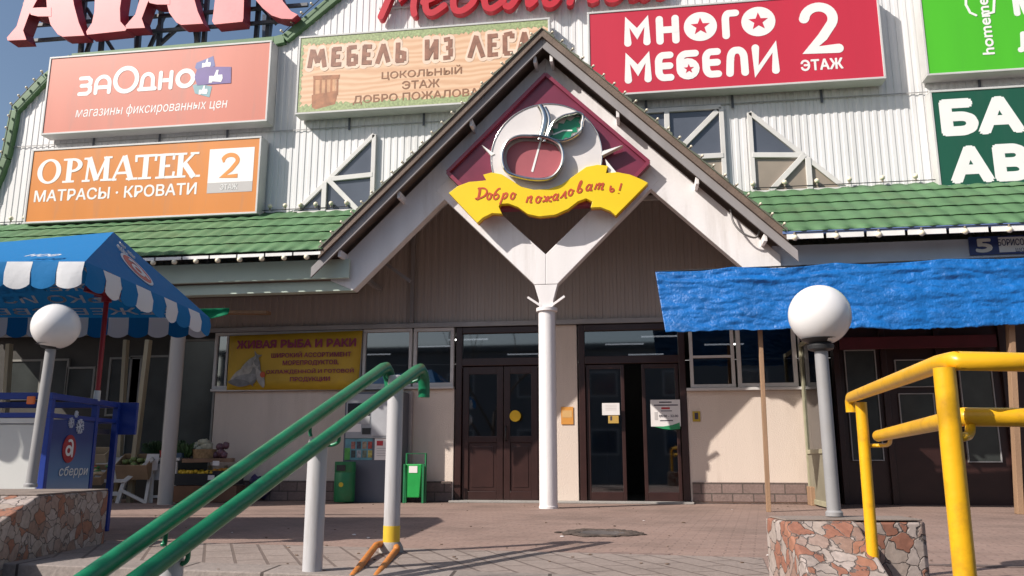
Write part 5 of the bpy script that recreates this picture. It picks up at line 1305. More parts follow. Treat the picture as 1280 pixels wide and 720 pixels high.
def under(body, x0, x1, y0, y1):
    # printed outside, showing through: placed on the inner side and mirrored
    fr = Fr(bf(0, 0), bf.U, bf.V, bf.N)
    mb = text_into(MB(), body, (0, x1 - x0, y0, y1), fr, 0, 0, .02)
    mid = bf(0, 0)
    for i, v_ in enumerate(mb.v):
        d_ = v_ - bf.O; xx, yy = d_.dot(bf.U), d_.dot(bf.V)
        tt = min(1, max(0, yy / ((pk - c2).dot(bf.V)))); ss = min(1, max(0, (x1 - xx) / BW))
        P_ = bf(x1 - xx, yy, 0); P_.z += -.06 * 4 * ss * (1 - ss) * 4 * tt * (1 - tt) * .5
        mb.v[i] = P_ - Vector((0, 0, .03)) - FH * .02
    mb.build("lettering", INKW, tent)
under("СВЕЖЕЕ  СВЕЖЕЕ", BW * .46, BW * .985, .09, .20)
under("ТОЛЬКО ИЗ", BW * .62, BW * .93, .28, .40)
under("ОРОЖЕНОЕ", BW * .62, BW * .90, .46, .56)
ff = plane_fr(n1, c1, pk); NW = (c1 - n1).length
text_into(MB(), "ное", (NW - .48, NW - .24, .05, .16), ff, .01, .03, .02, .2).build("lettering", TENTW, tent)

# green fabric edge behind the tent and a plank end
gcl = MB(); a_, b_ = S(ur - LW, v2 + .35, 1.92), PY(292, 384, S(u2, v2 + .4).y)
b_ = PV(284, 384, v2 + .45); vs, fs = [], []
for i in range(61):
    s = i / 60; p = Vector(a_) * (1 - s) + b_ * s
    for j in range(5):
        t = j / 4; vs.append(p + Vector((0, .05 * math.sin(s * 20 + t * 2), -(.07 + .04 * abs(math.sin(s * 25))) * t)) + FH * (.02 * t))
for i in range(60):
    for j in range(4): k = i * 5 + j; fs.append((k, k + 5, k + 6, k + 1))
gcl.add(vs, fs); o = gcl.build("green_cloth", translucent("green_cloth", (.01, .22, .10), .3), None, smooth=True, loc=a_); o.modifiers.new("t", 'SOLIDIFY').thickness = .003
tag(o, "strip of green cloth sticking out behind the blue tent", "cloth")
a_, b_ = PY(283, 389, 11.9), PY(336, 391, 11.9)
tag(MB().beam(a_ - Vector((.6, 0, 0)), b_, .16, .05).build("timber_plank", WOODPOST, bevel=.004), "short orange timber plank poking out under the left eave", "plank")

# ------------------------------------------------------------------ freezer counter under the tent
CB = mat("counter_blue", (.012, .04, .26), .4, .1, 5)
uA = uC
for v_ in [x_ * .02 + 5 for x_ in range(150)]:
    if PV(60, 560, v_).dot(RT) <= uC: vA_ = v_; break
zC = PV(66, 491, vA_).z
ctr = thing("freezer_counter", "blue framed ice cream counter with a white front under the tent", "counter", tuple(S(uC - 1.5, (vA_ + vC_) / 2, 0)))
def cbx(mb, ua, ub_, va, vb_, z0, z1):
    p = [S(ua, va), S(ub_, va), S(ub_, vb_), S(ua, vb_)]; return mb.prism([(q.x, q.y) for q in p], z0, z1, GROUND)
m_ = MB(); pw = .05; UL = uC - 3.4
for (uu, vv) in ((uC, vA_), (uC, vMid), (uC, vC_), (UL, vA_), (UL, vC_)): cbx(m_, uu - pw, uu, vv - pw / 2, vv + pw / 2, 0, zC - .055)
for z0, z1 in ((zC - .054, zC), (zC - .20, zC - .16)):
    cbx(m_, UL, uC + .002, vA_ - .03, vA_ + .03, z0, z1); cbx(m_, UL, uC + .002, vC_ - .03, vC_ + .03, z0, z1)
    cbx(m_, uC - pw + .004, uC - .004, vA_ + .031, vC_ - .031, z0 + .002, z1 - .002); cbx(m_, UL, UL + pw, vA_ + .031, vC_ - .031, z0 + .002, z1 - .002)
m_.build("frame", CB, ctr, bevel=.004)
m_ = MB(); cbx(m_, UL + .06, uC - .06, vA_ - .015, vA_ + .5, .10, zC - .25); m_.build("freezer_body", mat("freezer_white", (.60, .60, .58), .45, .04), ctr, bevel=.01)
m_ = MB(); cbx(m_, UL + .06, uC - .062, vA_ - .028, vA_ - .016, zC - .245, zC - .205); m_.build("trim_strip", mat("pale_strip", (.66, .65, .62), .35), ctr)
m_ = MB(); cbx(m_, UL + .055, uC - .055, vA_ + .035, vC_ - .035, zC - .30, zC - .255); m_.build("counter_top", mat("counter_dark_top", (.03, .03, .05), .5), ctr)
bbv = PV(160, 500, vC_ + .12)
m_ = MB(); cbx(m_, uC - .02, uC + .15, vC_ + .03, vC_ + .07, zC - .30, zC + .0); m_.build("end_board", CB, ctr, bevel=.004)
# advertising panel on the end, with fading sky blue print
adm = bpy.data.materials.new("ad_print"); adm.use_nodes = True; MATS["ad_print"] = adm
n, l = adm.node_tree.nodes, adm.node_tree.links; b = n["Principled BSDF"]; b.inputs["Roughness"].default_value = .35
tc = n.new("ShaderNodeTexCoord"); sx_ = n.new("ShaderNodeSeparateXYZ"); l.new(tc.outputs["Object"], sx_.inputs[0]); cr = n.new("ShaderNodeValToRGB"); mr = n.new("ShaderNodeMapRange")
mr.inputs[1].default_value = .2; mr.inputs[2].default_value = zC - .2; l.new(sx_.outputs[2], mr.inputs[0]); l.new(mr.outputs[0], cr.inputs[0])
e_ = cr.color_ramp.elements; e_[0].color = (.42, .45, .55, 1); e_[1].color = (.012, .04, .20, 1); e_[0].position = .05; e_[1].position = .8; k = e_.new(.4); k.color = (.10, .22, .42, 1)
l.new(cr.outputs[0], b.inputs["Base Color"])
m_ = MB(); cbx(m_, uC - .02, uC - .008, vA_ + .03, vMid - .03, .05, zC - .21); ad = m_.build("ad_panel", adm, ctr)
fa_ = Fr(S(uC - .006, vA_ + .03, 0), FH, (0, 0, 1), RT); AW = vMid - vA_ - .06
ay = PV(82, 561, vA_ + .3).z
MB().ell(AW * .42, ay, .105, .115, .001, .006, fa_).build("logo_disc", MATS["logo_red"], ad)
m_ = MB(); m_.ring(AW * .42 - .012, ay - .015, .05, .045, .028, .022, .005, .009, fa_, 24); m_.ribbon([(AW * .42 + .045, ay - .06), (AW * .42 + .045, ay + .025)] + [(AW * .42 + .045 - .045 * (1 - math.cos(R(k * 20))), ay + .025 + .045 * math.sin(R(k * 20))) for k in range(1, 7)], .02, .005, .010, fa_); m_.build("lettering", WHITE_PRINT, ad)
m_ = MB(); flake(m_, AW * .62, ay + .19, .065, fa_, .006); flake(m_, AW * .40, ay + .215, .045, fa_, .006); flake(m_, AW * .5, ay + .29, .03, fa_, .006); m_.build("snowflake_print", mat("pale_print", (.6, .62, .7), .5), ad)
text_into(MB(), "сберри", (AW * .24, AW * .93, ay - .24, ay - .14), fa_, 0, .004, .01, .15).build("lettering", WHITE_PRINT, ad)
tg = PV(40, 500, vA_ - .05)
tag(MB().box(tg.x - .035, tg.x + .035, tg.y - .02, tg.y, tg.z - .035, tg.z + .03).build("padlock", mat("orange_plastic", (.7, .15, .03), .4), bevel=.008), "small orange padlock hanging on the blue counter frame", "padlock")
# ------------------------------------------------------------------ produce stall behind the counter
def tilt_box(mb, c, U, V, N, sx, sy, sz, t=.012, open_top=True):
    """an open box with wall thickness, sx along U, sy along V, sz up N, c = middle of its floor"""
    fr = Fr(c, U, V, N)
    mb.rect(-sx / 2, sx / 2, -sy / 2, sy / 2, 0, t, fr)
    mb.rect(-sx / 2, sx / 2, -sy / 2, -sy / 2 + t, t, sz, fr); mb.rect(-sx / 2, sx / 2, sy / 2 - t, sy / 2, t, sz, fr)
    mb.rect(-sx / 2, -sx / 2 + t, -sy / 2 + t, sy / 2 - t, t, sz, fr); mb.rect(sx / 2 - t, sx / 2, -sy / 2 + t, sy / 2 - t, t, sz, fr)
    return fr
Yp = 11.0
ft = PZ(205, 628)
vP = PZ(200, 629).dot(FH)
def pp_(px, py, dv=0): return PV(px, py, vP + dv)
# slanted display trestle
tr_ = thing("display_trestle", "white slatted trestle leaning up beside the freezer counter, carrying open boxes", "trestle", tuple(pp_(165, 628)))
m_ = MB()
m_.beam(pp_(146, 632), pp_(156, 600), .06); m_.beam(pp_(182, 630), pp_(191, 575, .1), .05); m_.beam(pp_(150, 612, -.02), pp_(182, 628), .045); m_.beam(pp_(155, 602, -.05), pp_(192, 573, .0), .06)
m_.beam(pp_(100, 601), pp_(157, 601), .10, .05); m_.beam(pp_(100, 618), pp_(152, 617, .03), .06)
m_.beam(pp_(100, 640), pp_(108, 601), .05)
m_.build("trestle_frame", WHITEWOOD, tr_, bevel=.004)
m_ = MB(); a_, b_, c_, d_ = pp_(100, 598, .02), pp_(157, 598, .02), pp_(190, 570, .5), pp_(130, 570, .5)
fr = plane_fr(a_, b_, c_); m_.prism([((q - a_).dot(fr.U), (q - a_).dot(fr.V)) for q in (a_, b_, c_, d_)], -.02, 0, fr); m_.build("board", WHITEWOOD, tr_)
Nn = fr.N if fr.N.z > 0 else -fr.N
# open boxes on the slope
def crate(name, label, c, sx, sy, sz, m, cat="box", U=RT, tilt=.5, t=.012, group="open produce boxes"):
    V = (FH * math.cos(tilt) + Vector((0, 0, 1)) * math.sin(tilt)).normalized(); N = Vector(U).cross(V)
    mb = MB(); fr = tilt_box(mb, c, U, V, N, sx, sy, sz, t); o = mb.build(name, m, None, bevel=.002, loc=c); tag(o, label, cat, group); return o, fr
c = pp_(172, 592, .12)
bx1, fr1 = crate("cardboard_box", "brown cardboard box with cut handle tilted on the white trestle", c, .48, .36, .24, CARD)
MB().rect(.247, .253, .06, .15, .14, .18, Fr(fr1(0, 0, 0), fr1.U, fr1.V, fr1.N)).build("hand_hole", BLACK, bx1)
wf = MB(); wf.prism([(0, 0), (.20, .03), (.19, .27), (.02, .27)], 0, .008, Fr(pp_(178, 590, .02), RT * .9 + FH * .3, Vector((.12, 0, 1)), None)); wf.rect(.07, .13, .17, .20, .008, .010, Fr(pp_(178, 590, .02), RT * .9 + FH * .3, Vector((.12, 0, 1)), None))
tag(wf.build("box_flap", PAPER, None, bevel=.003, loc=pp_(178, 590)), "white cardboard lid with hand hole standing on the trestle", "box lid")
gm_ = MB(); rg = random.Random(5)
for k in range(10): gm_.ball(fr1(rg.uniform(-.17, .17), rg.uniform(-.1, .12), .15 + rg.random() * .05), .05, 8, (1, 1, .8), .3)
tag(gm_.build("vegetables", mat("pale_green_veg", (.16, .20, .06), .6, .4, 12), None, smooth=True, loc=c), "pale green vegetables heaped in the brown cardboard box", "vegetables")["kind"] = "stuff"
c = pp_(118, 598, .05)
bx2, fr2_ = crate("cardboard_box", "low box of red and green peppers seen through the blue counter frame", c, .40, .40, .13, CARD)
rg = random.Random(9); VG = [mat("red_pepper", (.45, .02, .015), .3), mat("green_cucumber", (.05, .15, .03), .4), mat("beige_roots", (.45, .30, .17), .6)]
for k in range(21):
    m_ = MB(); rr_ = rg.uniform(.03, .045); cc = fr2_(rg.uniform(-.16, .16), rg.uniform(-.16, .16), .11 + rg.random() * .03); sel = 0 if cc.dot(RT) < c.dot(RT) - .02 and k % 3 else (1 if k % 2 else 2)
    m_.ball(cc, rr_, 10, (1.6, .9, .8), .3); o = m_.build("vegetable", VG[sel], None, smooth=True, loc=cc); tag(o, ["red pepper in the low box behind the counter frame", "green cucumber in the low box behind the counter frame", "beige root in the low box behind the counter frame"][sel], "vegetable", ["red peppers in the low box", "green cucumbers in the low box", "beige roots in the low box"][sel])
c = pp_(120, 575, .45)
crate("cardboard_box", "small pale box behind the peppers", c, .45, .25, .16, mat("pale_card", (.45, .34, .22), .8, .1, 5))
# trestle table
tb_ = thing("market_table", "long white and timber market table against the left wall", "table", tuple(pp_(225, 628)))
m_ = MB()
for px_ in (188, 217): m_.beam(pp_(px_, 630, .1 if px_ < 200 else .15), pp_(px_ + 3, 577, .15), .05)
m_.beam(pp_(188, 621, .12), pp_(217, 620, .15), .04); m_.build("leg_frame", WHITEWOOD, tb_, bevel=.003)
for px_ in (262, 282): MB().beam(PV(px_, 628, vP + .5), PV(px_ + 1, 582, vP + .5), .05).build("leg", PALEWOOD, tb_)
a_, b_ = pp_(190, 574, .1), pp_(221, 574, .15); m_ = MB(); m_.beam(a_ + FH * .3, b_ + FH * .3, .6, .045); m_.build("white_top", WHITEWOOD, tb_, bevel=.004)
a_, b_ = pp_(221, 576, .12), pp_(284, 575, .3); MB().beam(a_ + FH * .3, b_ + FH * .3, .6, .06).build("timber_top", mat("market_table_timber", (.26, .15, .09), .7, .2, 6), tb_, bevel=.004)
ztab = a_.z + .03
tag(MB().lathe(pp_(202, 598, .3), [(.15, -.02), (.17, .22), (.165, .22), (.15, .01), (.01, .01)]).build("plastic_tub", mat("white_tub", (.5, .5, .5), .5), None, smooth=True, auto=30, loc=pp_(202, 598, .3)), "white plastic tub standing under the market table", "tub")
# sack of cauliflower
sk = thing("vegetable_sack", "clear sack stuffed with pale cauliflower on the market table", "sack", tuple(pp_(252, 572, .45)))
cz_ = pp_(252, 573, .45); rg = random.Random(2)
m_ = MB()
for k in range(26):
    a_ = rg.uniform(0, 6.28); q_ = rg.uniform(0, .17); hh = rg.uniform(.06, .24) * (1 - q_ * 2.2)
    m_.ball(cz_ + Vector((q_ * 1.25 * math.cos(a_), q_ * .8 * math.sin(a_), .04 + max(.02, hh))), rg.uniform(.05, .075), 10, (1, 1, .85), .25)
m_.build("sack_body", mat("pale_cauliflower", (.42, .40, .30), .7, .25, 20, bump=.5), sk, smooth=True)
m_ = MB().lathe(pp_(255, 573, .40), [(.16, 0), (.185, .14), (.175, .14), (.15, .01)]); tag(m_.build("basket", mat("wicker", (.34, .22, .11), .8, .3, 25), None, smooth=True, auto=30, loc=pp_(255, 573, .40)), "tan wicker basket in front of the cauliflower sack", "basket")
m_ = MB()
for k in range(9): m_.ball(pp_(275, 571, .4) + Vector((rg.uniform(-.09, .09), rg.uniform(-.06, .06), rg.uniform(.02, .2))), .055, 10, (1, 1, 1), .3)
tag(m_.build("net_bag", mat("purple_onion", (.16, .08, .10), .5, .4, 15), None, smooth=True, loc=pp_(275, 571, .4)), "net bag of dark onions at the right end of the market table", "bag")
def bunch(label, px, py, dv, n_, h_, w_, m, seed):
    rg = random.Random(seed); mb = MB(); b0 = pp_(px, py, dv)
    for k in range(n_):
        t = Vector((rg.uniform(-w_, w_), rg.uniform(-w_, w_) * .7, rg.uniform(.3, 1) * h_)); p = b0 + Vector((t.x * .4, t.y * .4, 0)); q = b0 + t
        s = Vector((rg.uniform(-1, 1), rg.uniform(-1, 1), rg.uniform(-.2, .6))).normalized() * .035
        mb.add([p, p + s * .4, q + s, q + s * .3 + Vector((0, 0, .03)), q - s], [(0, 1, 2, 3), (0, 3, 4)])
    tag(mb.build("herb_bunch", m, None, loc=b0), label, "herbs", "herbs on the market table")
HERB = mat("dark_herb_leaf", (.035, .075, .025), .6, .4, 8)
bunch("bushy dark herbs left of the red pot", 196, 571, .45, 120, .22, .2, HERB, 4); bunch("bunch of herbs between the blue tray and the sack", 232, 572, .35, 80, .2, .14, mat("fresh_herb_leaf", (.06, .12, .04), .6, .4, 8), 6)
bunch("dark herbs behind the blue tray", 215, 571, .55, 110, .24, .2, HERB, 8)
tag(MB().lathe(pp_(205, 573, .3), [(.055, 0), (.075, .12), (.068, .12), (.05, .02)]).build("flower_pot", mat("red_pot", (.42, .03, .02), .4), None, smooth=True, auto=30, loc=pp_(205, 573, .3)), "small red pot among the herbs on the table", "pot")
c = pp_(221, 572, .3); mb = MB(); tilt_box(mb, c, RT, FH, Vector((0, 0, 1)), .22, .2, .07); tag(mb.build("tray", mat("dark_blue_tray", (.05, .08, .12), .4), None, loc=c), "dark blue tray with pale packets on the market table", "tray")
# lemons in dark crates on cardboard boxes
c = pp_(248, 606, .32); mb = MB(); fr = tilt_box(mb, c, RT, FH, Vector((0, 0, 1)), .60, .4, .17); tag(mb.build("fruit_crate", BLACK, None, loc=c), "black crate of lemons in front of the table", "crate", "black fruit crates")
c2_ = pp_(282, 605, .35); mb = MB(); frb = tilt_box(mb, c2_, RT, FH, Vector((0, 0, 1)), .42, .4, .2); tag(mb.build("fruit_crate", BLACK, None, loc=c2_), "black crate with a paper price tag right of the lemons", "crate", "black fruit crates")
LEM = mat("lemon_skin", (.62, .38, .02), .45, .15, 8); first = None; rg = random.Random(11)
for k in range(26):
    ix, iy = k % 9, k // 9; p = fr(-.24 + .06 * ix + rg.uniform(-.01, .01), -.14 + .12 * iy + rg.uniform(-.02, .02), .165 + rg.uniform(0, .03))
    if first is None: first = MB().ball(p, .036, 10, (1.25, 1, 1), .1).build("lemon", LEM, None, smooth=True, loc=p); tag(first, "yellow lemon in the black crate", "lemon", "lemons in the black crate")
    else: o = first.copy(); COL.objects.link(o); o.location = p; o.rotation_euler = (0, 0, rg.uniform(0, 3))
orf = None
for k in range(8):
    p = frb(-.14 + .08 * (k % 4), -.12 + .1 * (k // 4), .19 + rg.uniform(0, .02))
    if orf is None: orf = MB().ball(p, .035, 10, (1, 1, 1), .1).build("orange", mat("orange_skin", (.55, .22, .02), .5), None, smooth=True, loc=p); tag(orf, "orange fruit in the tagged black crate", "orange", "oranges in the tagged crate")
    else: o = orf.copy(); COL.objects.link(o); o.location = p
for px_, py_, nm in ((270, 579, "upper white price card clipped to the table edge"), (264, 597, "lower white price card clipped on the lemon crate")):
    q_ = pp_(px_, py_, .08); tag(MB().rect(-.05, .05, -.035, .035, 0, .004, Fr(q_, RT, (0, 0, 1), -FH)).build("price_card", PAPER, None, loc=q_), nm, "price card")
for px_, w_, h_, nm, cc in ((243, .62, .27, "wide cardboard box under the lemon crate", (.20, .10, .055)), (283, .42, .25, "narrow dark cardboard box under the tagged crate", (.13, .065, .04))):
    q_ = PV(px_, 628, vP + .32); q_.z = 0; fr = Fr(q_, RT, FH, (0, 0, 1)); mb = MB(); mb.rect(-w_ / 2, w_ / 2, -.2, .2, 0.004, pp_(px_, 606, .3).z - .01, fr)
    b_ = mb.build("cardboard_box", mat("card_" + ("dark" if w_ < .5 else "mid"), cc, .85, .15, 4), None, bevel=.006, loc=q_); tag(b_, nm, "box", "boxes under the fruit crates")
m_ = MB(); q_ = PV(325, 627, vP + .9); q_.z = 0
for k in range(7): m_.ball(q_ + Vector((rg.uniform(-.13, .13), rg.uniform(-.1, .1), .1 + rg.uniform(0, .2))), .13, 14, (1, 1, .8), .5)
o = m_.build("plastic_bag", mat("purple_bag_film", (.07, .05, .14), .35, .3, 6), None, smooth=True, loc=q_); tag(o, "crumpled purple plastic bag on the ground by the wall", "bag")

# ------------------------------------------------------------------ payment machine and bins
YK = 12.55
def bxp(mb, x0, x1, ya, yb, Y0, Y1, Y=None):
    a_, b_ = PY(x0, yb, Y0), PY(x1, ya, Y0); return mb.box(a_.x, b_.x, Y0, Y1, a_.z, b_.z)
kb = PY(463, 628, YK)
ks = thing("payment_machine", "grey payment machine plastered with small posters, half hidden by a grey post", "payment machine", (kb.x, YK, 0))
xk0, xk1 = PY(429, 560, YK).x, PY(502, 560, YK).x; zk1 = PY(460, 490, YK).z
MB().box(xk0, xk1, YK, 12.94, .0, zk1).build("cabinet", mat("machine_grey", (.10, .11, .14), .45, .06, 3), ks, bevel=.012)
fk = wallf(YK)
def kr(px0, px1, py0, py1, d0, d1): a_, b_ = PY(px0, py1, YK), PY(px1, py0, YK); return MB().rect(a_.x, b_.x, a_.z, b_.z, d0, d1, fk)
kr(432, 500, 492, 548, .001, .02).build("face_panel", mat("machine_light_grey", (.30, .31, .33), .4), ks, bevel=.006)
kr(435, 464, 504, 520, .02, .024).build("screen", mat("dark_screen", (.025, .028, .035), .12), ks)
kr(452, 463, 520, 530, .02, .03).build("keypad", mat("keypad_grey", (.4, .4, .4), .4), ks); kr(453, 464, 535, 543, .02, .026).build("cash_slot", BLACK, ks); kr(472, 483, 536, 544, .02, .026).build("cash_slot", BLACK, ks); kr(434, 452, 530, 540, .02, .022).build("notice", PAPER, ks)
kr(465, 500, 500, 545, .02, .03).build("service_panel", mat("machine_silver", (.38, .38, .40), .35), ks, bevel=.004)
po_ = kr(431, 466, 545, 575, .001, .006).build("poster", mat("poster_blue", (.10, .25, .30), .5, .3, 8), ks)
for i in range(2):
    for j in range(4):
        kr(439 + 7 * j - (2 if i else 0) * 0, 444.5 + 7 * j, 552 + 11 * i, 561 + 11 * i, .006, .009).build("portrait", mat("portrait_%d" % (i * 4 + j), [(.25, .1, .08), (.05, .05, .07), (.3, .22, .15), (.3, .05, .04), (.04, .05, .05), (.28, .28, .3), (.12, .14, .1), (.35, .3, .08)][i * 4 + j], .5, .5, 25), po_)
kr(430.5, 438, 560, 575, .0065, .008).build("green_flash", mat("poster_green", (.08, .30, .06), .5, .3, 9), po_)
wp = kr(468, 490, 548, 575, .001, .006).build("flyer", PAPER, ks); kr(471, 479, 551, 557, .006, .008).build("red_mark", REDINK, wp)
m_ = MB()
for i in range(4): a_, b_ = PY(471, 560 + 3 * i, YK), PY(486 - 2 * (i % 2), 561 + 3 * i, YK); m_.rect(a_.x, b_.x, b_.z, a_.z, .006, .007, fk)
m_.build("small_print", GREYPRINT, wp)
# bin 1: round drum
qb = PY(430, 626, 12.35); r_ = abs(PY(443, 600, 12.35).x - PY(418, 600, 12.35).x) / 2; zb = PY(430, 577, 12.35).z
BG = mat("bin_green", (.015, .16, .06), .4, .12, 5, dirt=(.03, .07, .03), dscale=3)
b1 = thing("litter_bin", "round green drum litter bin beside the payment machine", "bin", (qb.x, 12.35, 0), "green litter bins")
MB().lathe((qb.x, 12.35, 0), [(r_ * .94, .02), (r_, .04), (r_, zb * .72), (r_ * .97, zb * .74), (r_, zb * .76), (r_, zb), (r_ * .9, zb), (r_ * .88, zb * .8), (.01, zb * .79)]).build("drum", BG, b1, smooth=True, auto=30)
MB().box(qb.x - r_ * .5, qb.x + r_ * .35, 12.35 - r_ - .012, 12.35 - r_ + .03, zb * .78, zb * .92).build("opening", BLACK, b1)
MB().ell(qb.x, zb * .45, .035, .035, 0, .004, wallf(12.35 - r_ - .001), 16).build("sticker", mat("yellow_sticker", (.5, .38, .02), .5), b1)
# bin 2: square box hung in a frame
a_, b_ = PY(505, 622, 12.5), PY(529, 580, 12.5); fz = PY(517, 567, 12.5).z
b2 = thing("litter_bin", "bright green square litter bin hung in a tube frame, throwing its shadow on the wall", "bin", ((a_.x + b_.x) / 2, 12.5, 0), "green litter bins")
m_ = MB().prism([(a_.x + .03, a_.z), (b_.x - .05, a_.z), (b_.x - .02, b_.z), (a_.x + .01, b_.z)], -.24, 0, wallf(12.5)); m_.build("box", mat("bin_bright_green", (.015, .30, .06), .38, .1, 5), b2, bevel=.012)
m_ = MB(); fx0, fx1 = a_.x, b_.x + .015
m_.tube([(fx0, 12.6, 0), (fx0, 12.6, fz), (fx1, 12.6, fz), (fx1, 12.6, 0)], .018, 8); m_.beam((fx0, 12.49, .0), (fx0, 12.49, b_.z), .03); m_.beam((fx1 - .01, 12.49, .0), (fx1 - .01, 12.49, b_.z), .03); m_.build("frame", BG, b2)
x0 = (a_.x + b_.x) / 2; MB().rect(x0 - .075, x0 + .055, b_.z - .13, b_.z - .03, .001, .006, wallf(12.5)).build("plate", PAPER, b2)

# ------------------------------------------------------------------ notices on doors and walls
def notice(label, px0, px1, py0, py1, Y, m, parts=(), cat="notice", name="notice"):
    a_, b_ = PY(px0, py1, Y), PY(px1, py0, Y); f_ = wallf(Y)
    r = MB().rect(a_.x, b_.x, a_.z, b_.z, 0, .004, f_).build(name, m, None, loc=((a_.x + b_.x) / 2, Y, a_.z)); tag(r, label, cat)
    for (nm, x0, x1, y0, y1, mm, txt) in parts:
        p_, q_ = PY(x0, y1, Y), PY(x1, y0, Y)
        if txt: text_into(MB(), txt, (p_.x, q_.x, p_.z, q_.z), f_, 0, .007, .02).build("lettering", mm, r)
        else: MB().rect(p_.x, q_.x, p_.z, q_.z, .004, .0065, f_).build(nm, mm, r)
    return r
zx = lambda x: 740 + x / 9.0
zy = lambda y: 480 + y / 9.0
YD = 12.93
nt_ = notice("white opening hours notice with a green foot on the right sliding door", zx(665), zx(988), zy(175), zy(478), YD, PAPER, [
    ("small_print", zx(755), zx(895), zy(198), zy(212), INK, None), ("small_print", zx(697), zx(965), zy(230), zy(245), INK, None), ("small_print", zx(775), zx(900), zy(298), zy(308), INK, None), ("small_print", zx(765), zx(910), zy(406), zy(418), INK, None),
    ("lettering", zx(755), zx(970), zy(346), zy(374), INK, "09.00 - 22.00"), ("red_line", zx(780), zx(875), zy(262), zy(284), REDINK, None), ("side_print", zx(705), zx(738), zy(315), zy(405), GREYPRINT, None)])
f_ = wallf(YD)
MB().prism([(v.x, v.y) for v in [Vector(q2(zx(x_), zy(y_), YD)) for x_, y_ in ((700, 480), (800, 478), (900, 462), (985, 432), (992, 505), (900, 515), (800, 505))]], .001, .008, f_).build("green_foot", mat("notice_green", (.02, .24, .09), .5), nt_)
notice("blank white sheet taped to the left sliding door", zx(115), zx(308), zy(213), zy(350), YD, PAPER, [("small_print", zx(150), zx(275), zy(236 + 18 * i), zy(239 + 18 * i), mat("faint_print", (.5, .42, .40), .6), None) for i in range(4)])
notice("small yellow warning sticker under the white door sheet", zx(183), zx(298), zy(355), zy(442), YD, mat("sticker_amber", (.48, .30, .07), .5), [("black_figure", zx(205), zx(225), zy(362), zy(410), INK, None)])
notice("orange notice on the pale pier between the two doors", 701.5, 716.5, 508.5, 530.5, 12.99, mat("orange_notice", (.62, .27, .05), .5), [("white_band", 703, 715, 513, 522, mat("pale_orange_notice", (.60, .36, .14), .5), None)])
notice("small yellow sign on the sunlit wall right of the doors", 866, 875, 514, 527, 12.99, mat("yellow_notice", (.45, .30, .02), .5), [("black_figure", 868.5, 872.5, 516, 524, INK, None)])
xq = q2(644, 520, 12.935); ys_ = tag(MB().ell(xq[0], xq[1], .088, .088, 0, .004, wallf(12.935), 24).build("door_sticker", mat("yellow_disc", (.70, .42, .01), .4), None, loc=(xq[0], 12.935, xq[1])), "round yellow sticker on the glass of the double door", "sticker")
# red shop board in the shade over the right doors
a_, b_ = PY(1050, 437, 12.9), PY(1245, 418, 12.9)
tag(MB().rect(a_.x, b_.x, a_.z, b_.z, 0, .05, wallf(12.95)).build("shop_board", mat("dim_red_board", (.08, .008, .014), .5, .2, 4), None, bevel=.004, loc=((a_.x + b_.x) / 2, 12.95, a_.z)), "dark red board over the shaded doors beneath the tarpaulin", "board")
# fallen brick end at the foot of the right wall
q_ = PY(1016, 622, 12.7); tag(MB().box(q_.x - .04, q_.x + .05, 12.6, 12.9, .0, .26).build("timber_block", WOODPOST, None, bevel=.006, loc=(q_.x, 12.7, 0)), "upright timber offcut at the foot of the olive screen", "timber")

# ------------------------------------------------------------------ manhole, puddle stains, litter on the paving
mh = PZ(752, 667); mr_ = abs(PZ(808, 667).x - PZ(698, 667).x) / 2
mo = thing("manhole", "old manhole cover sunk in the paving before the doors, ringed with dirt", "manhole", (mh.x, mh.y, 0))
MB().lathe((mh.x, mh.y, 0), [(mr_ * .62, .001), (mr_ * .62, .007), (mr_ * .55, .010), (mr_ * .53, .006), (.01, .006)], 40).build("cover", mat("cast_iron", (.10, .085, .08), .7, .25, 12, bump=.5), mo, smooth=True, auto=30)
def blotch(name, c, rx, ry, m, seed, z=.0045, parent=None, n_=60):
    pts = []
    for k in range(n_):
        a_ = 2 * math.pi * k / n_; q = 1 + .45 * mnoise.noise(Vector((math.cos(a_) * 1.7, math.sin(a_) * 1.7, seed))) + .25 * mnoise.noise(Vector((math.cos(a_) * 6, math.sin(a_) * 6, seed))) + .18 * mnoise.noise(Vector((math.cos(a_) * 15, math.sin(a_) * 15, seed)))
        pts.append((c.x + rx * q * math.cos(a_), c.y + ry * q * math.sin(a_)))
    return MB().prism(pts, .0005, z, GROUND).build(name, m, parent)
DIRT = mat("dark_soil", (.075, .055, .045), .95, .4, 14, bump=.8, bscale=50)
m_ = MB(); rg = random.Random(21)
for k in range(230):
    a_ = rg.uniform(0, 6.28); q_ = mr_ * (.62 + abs(rg.gauss(0, .12))); 
    if math.sin(a_) < -.1 and rg.random() < .45: continue
    s_ = rg.uniform(.01, .05); p = Vector((mh.x + q_ * math.cos(a_), mh.y + q_ * math.sin(a_), .006))
    m_.ball(p, s_, 7, (1.4, 1, .22), .6)
o = m_.build("dirt_rim", DIRT, mo, smooth=True); o["kind"] = "stuff"
struct(blotch("paving_stain", PZ(772, 693), .35, .12, mat("old_stain", (.20, .135, .115), .9, .2, 9), 3, .0035), "stuff")
struct(blotch("paving_stain", PZ(1230, 708), .42, .05, mat("dark_stain", (.12, .085, .075), .9, .3, 9), 8, .0055), "stuff")
m_ = MB(); rg = random.Random(33)
for k in range(110):
    p = PZ(rg.uniform(150, 1200), rg.uniform(632, 716) if k % 4 else rg.uniform(627, 640)); p.z = .006 if p.dot(FH) > 6.2 else .009
    s_ = rg.uniform(.003, .009) * (1.5 if rg.random() < .1 else 1); m_.ball(p, s_, 6, (1.6, 1, .5), .5)
struct(m_.build("dry_debris", mat("dry_leaf_crumbs", (.13, .085, .06), .9, .5, 30)), "stuff")
m_ = MB(); rg = random.Random(34)
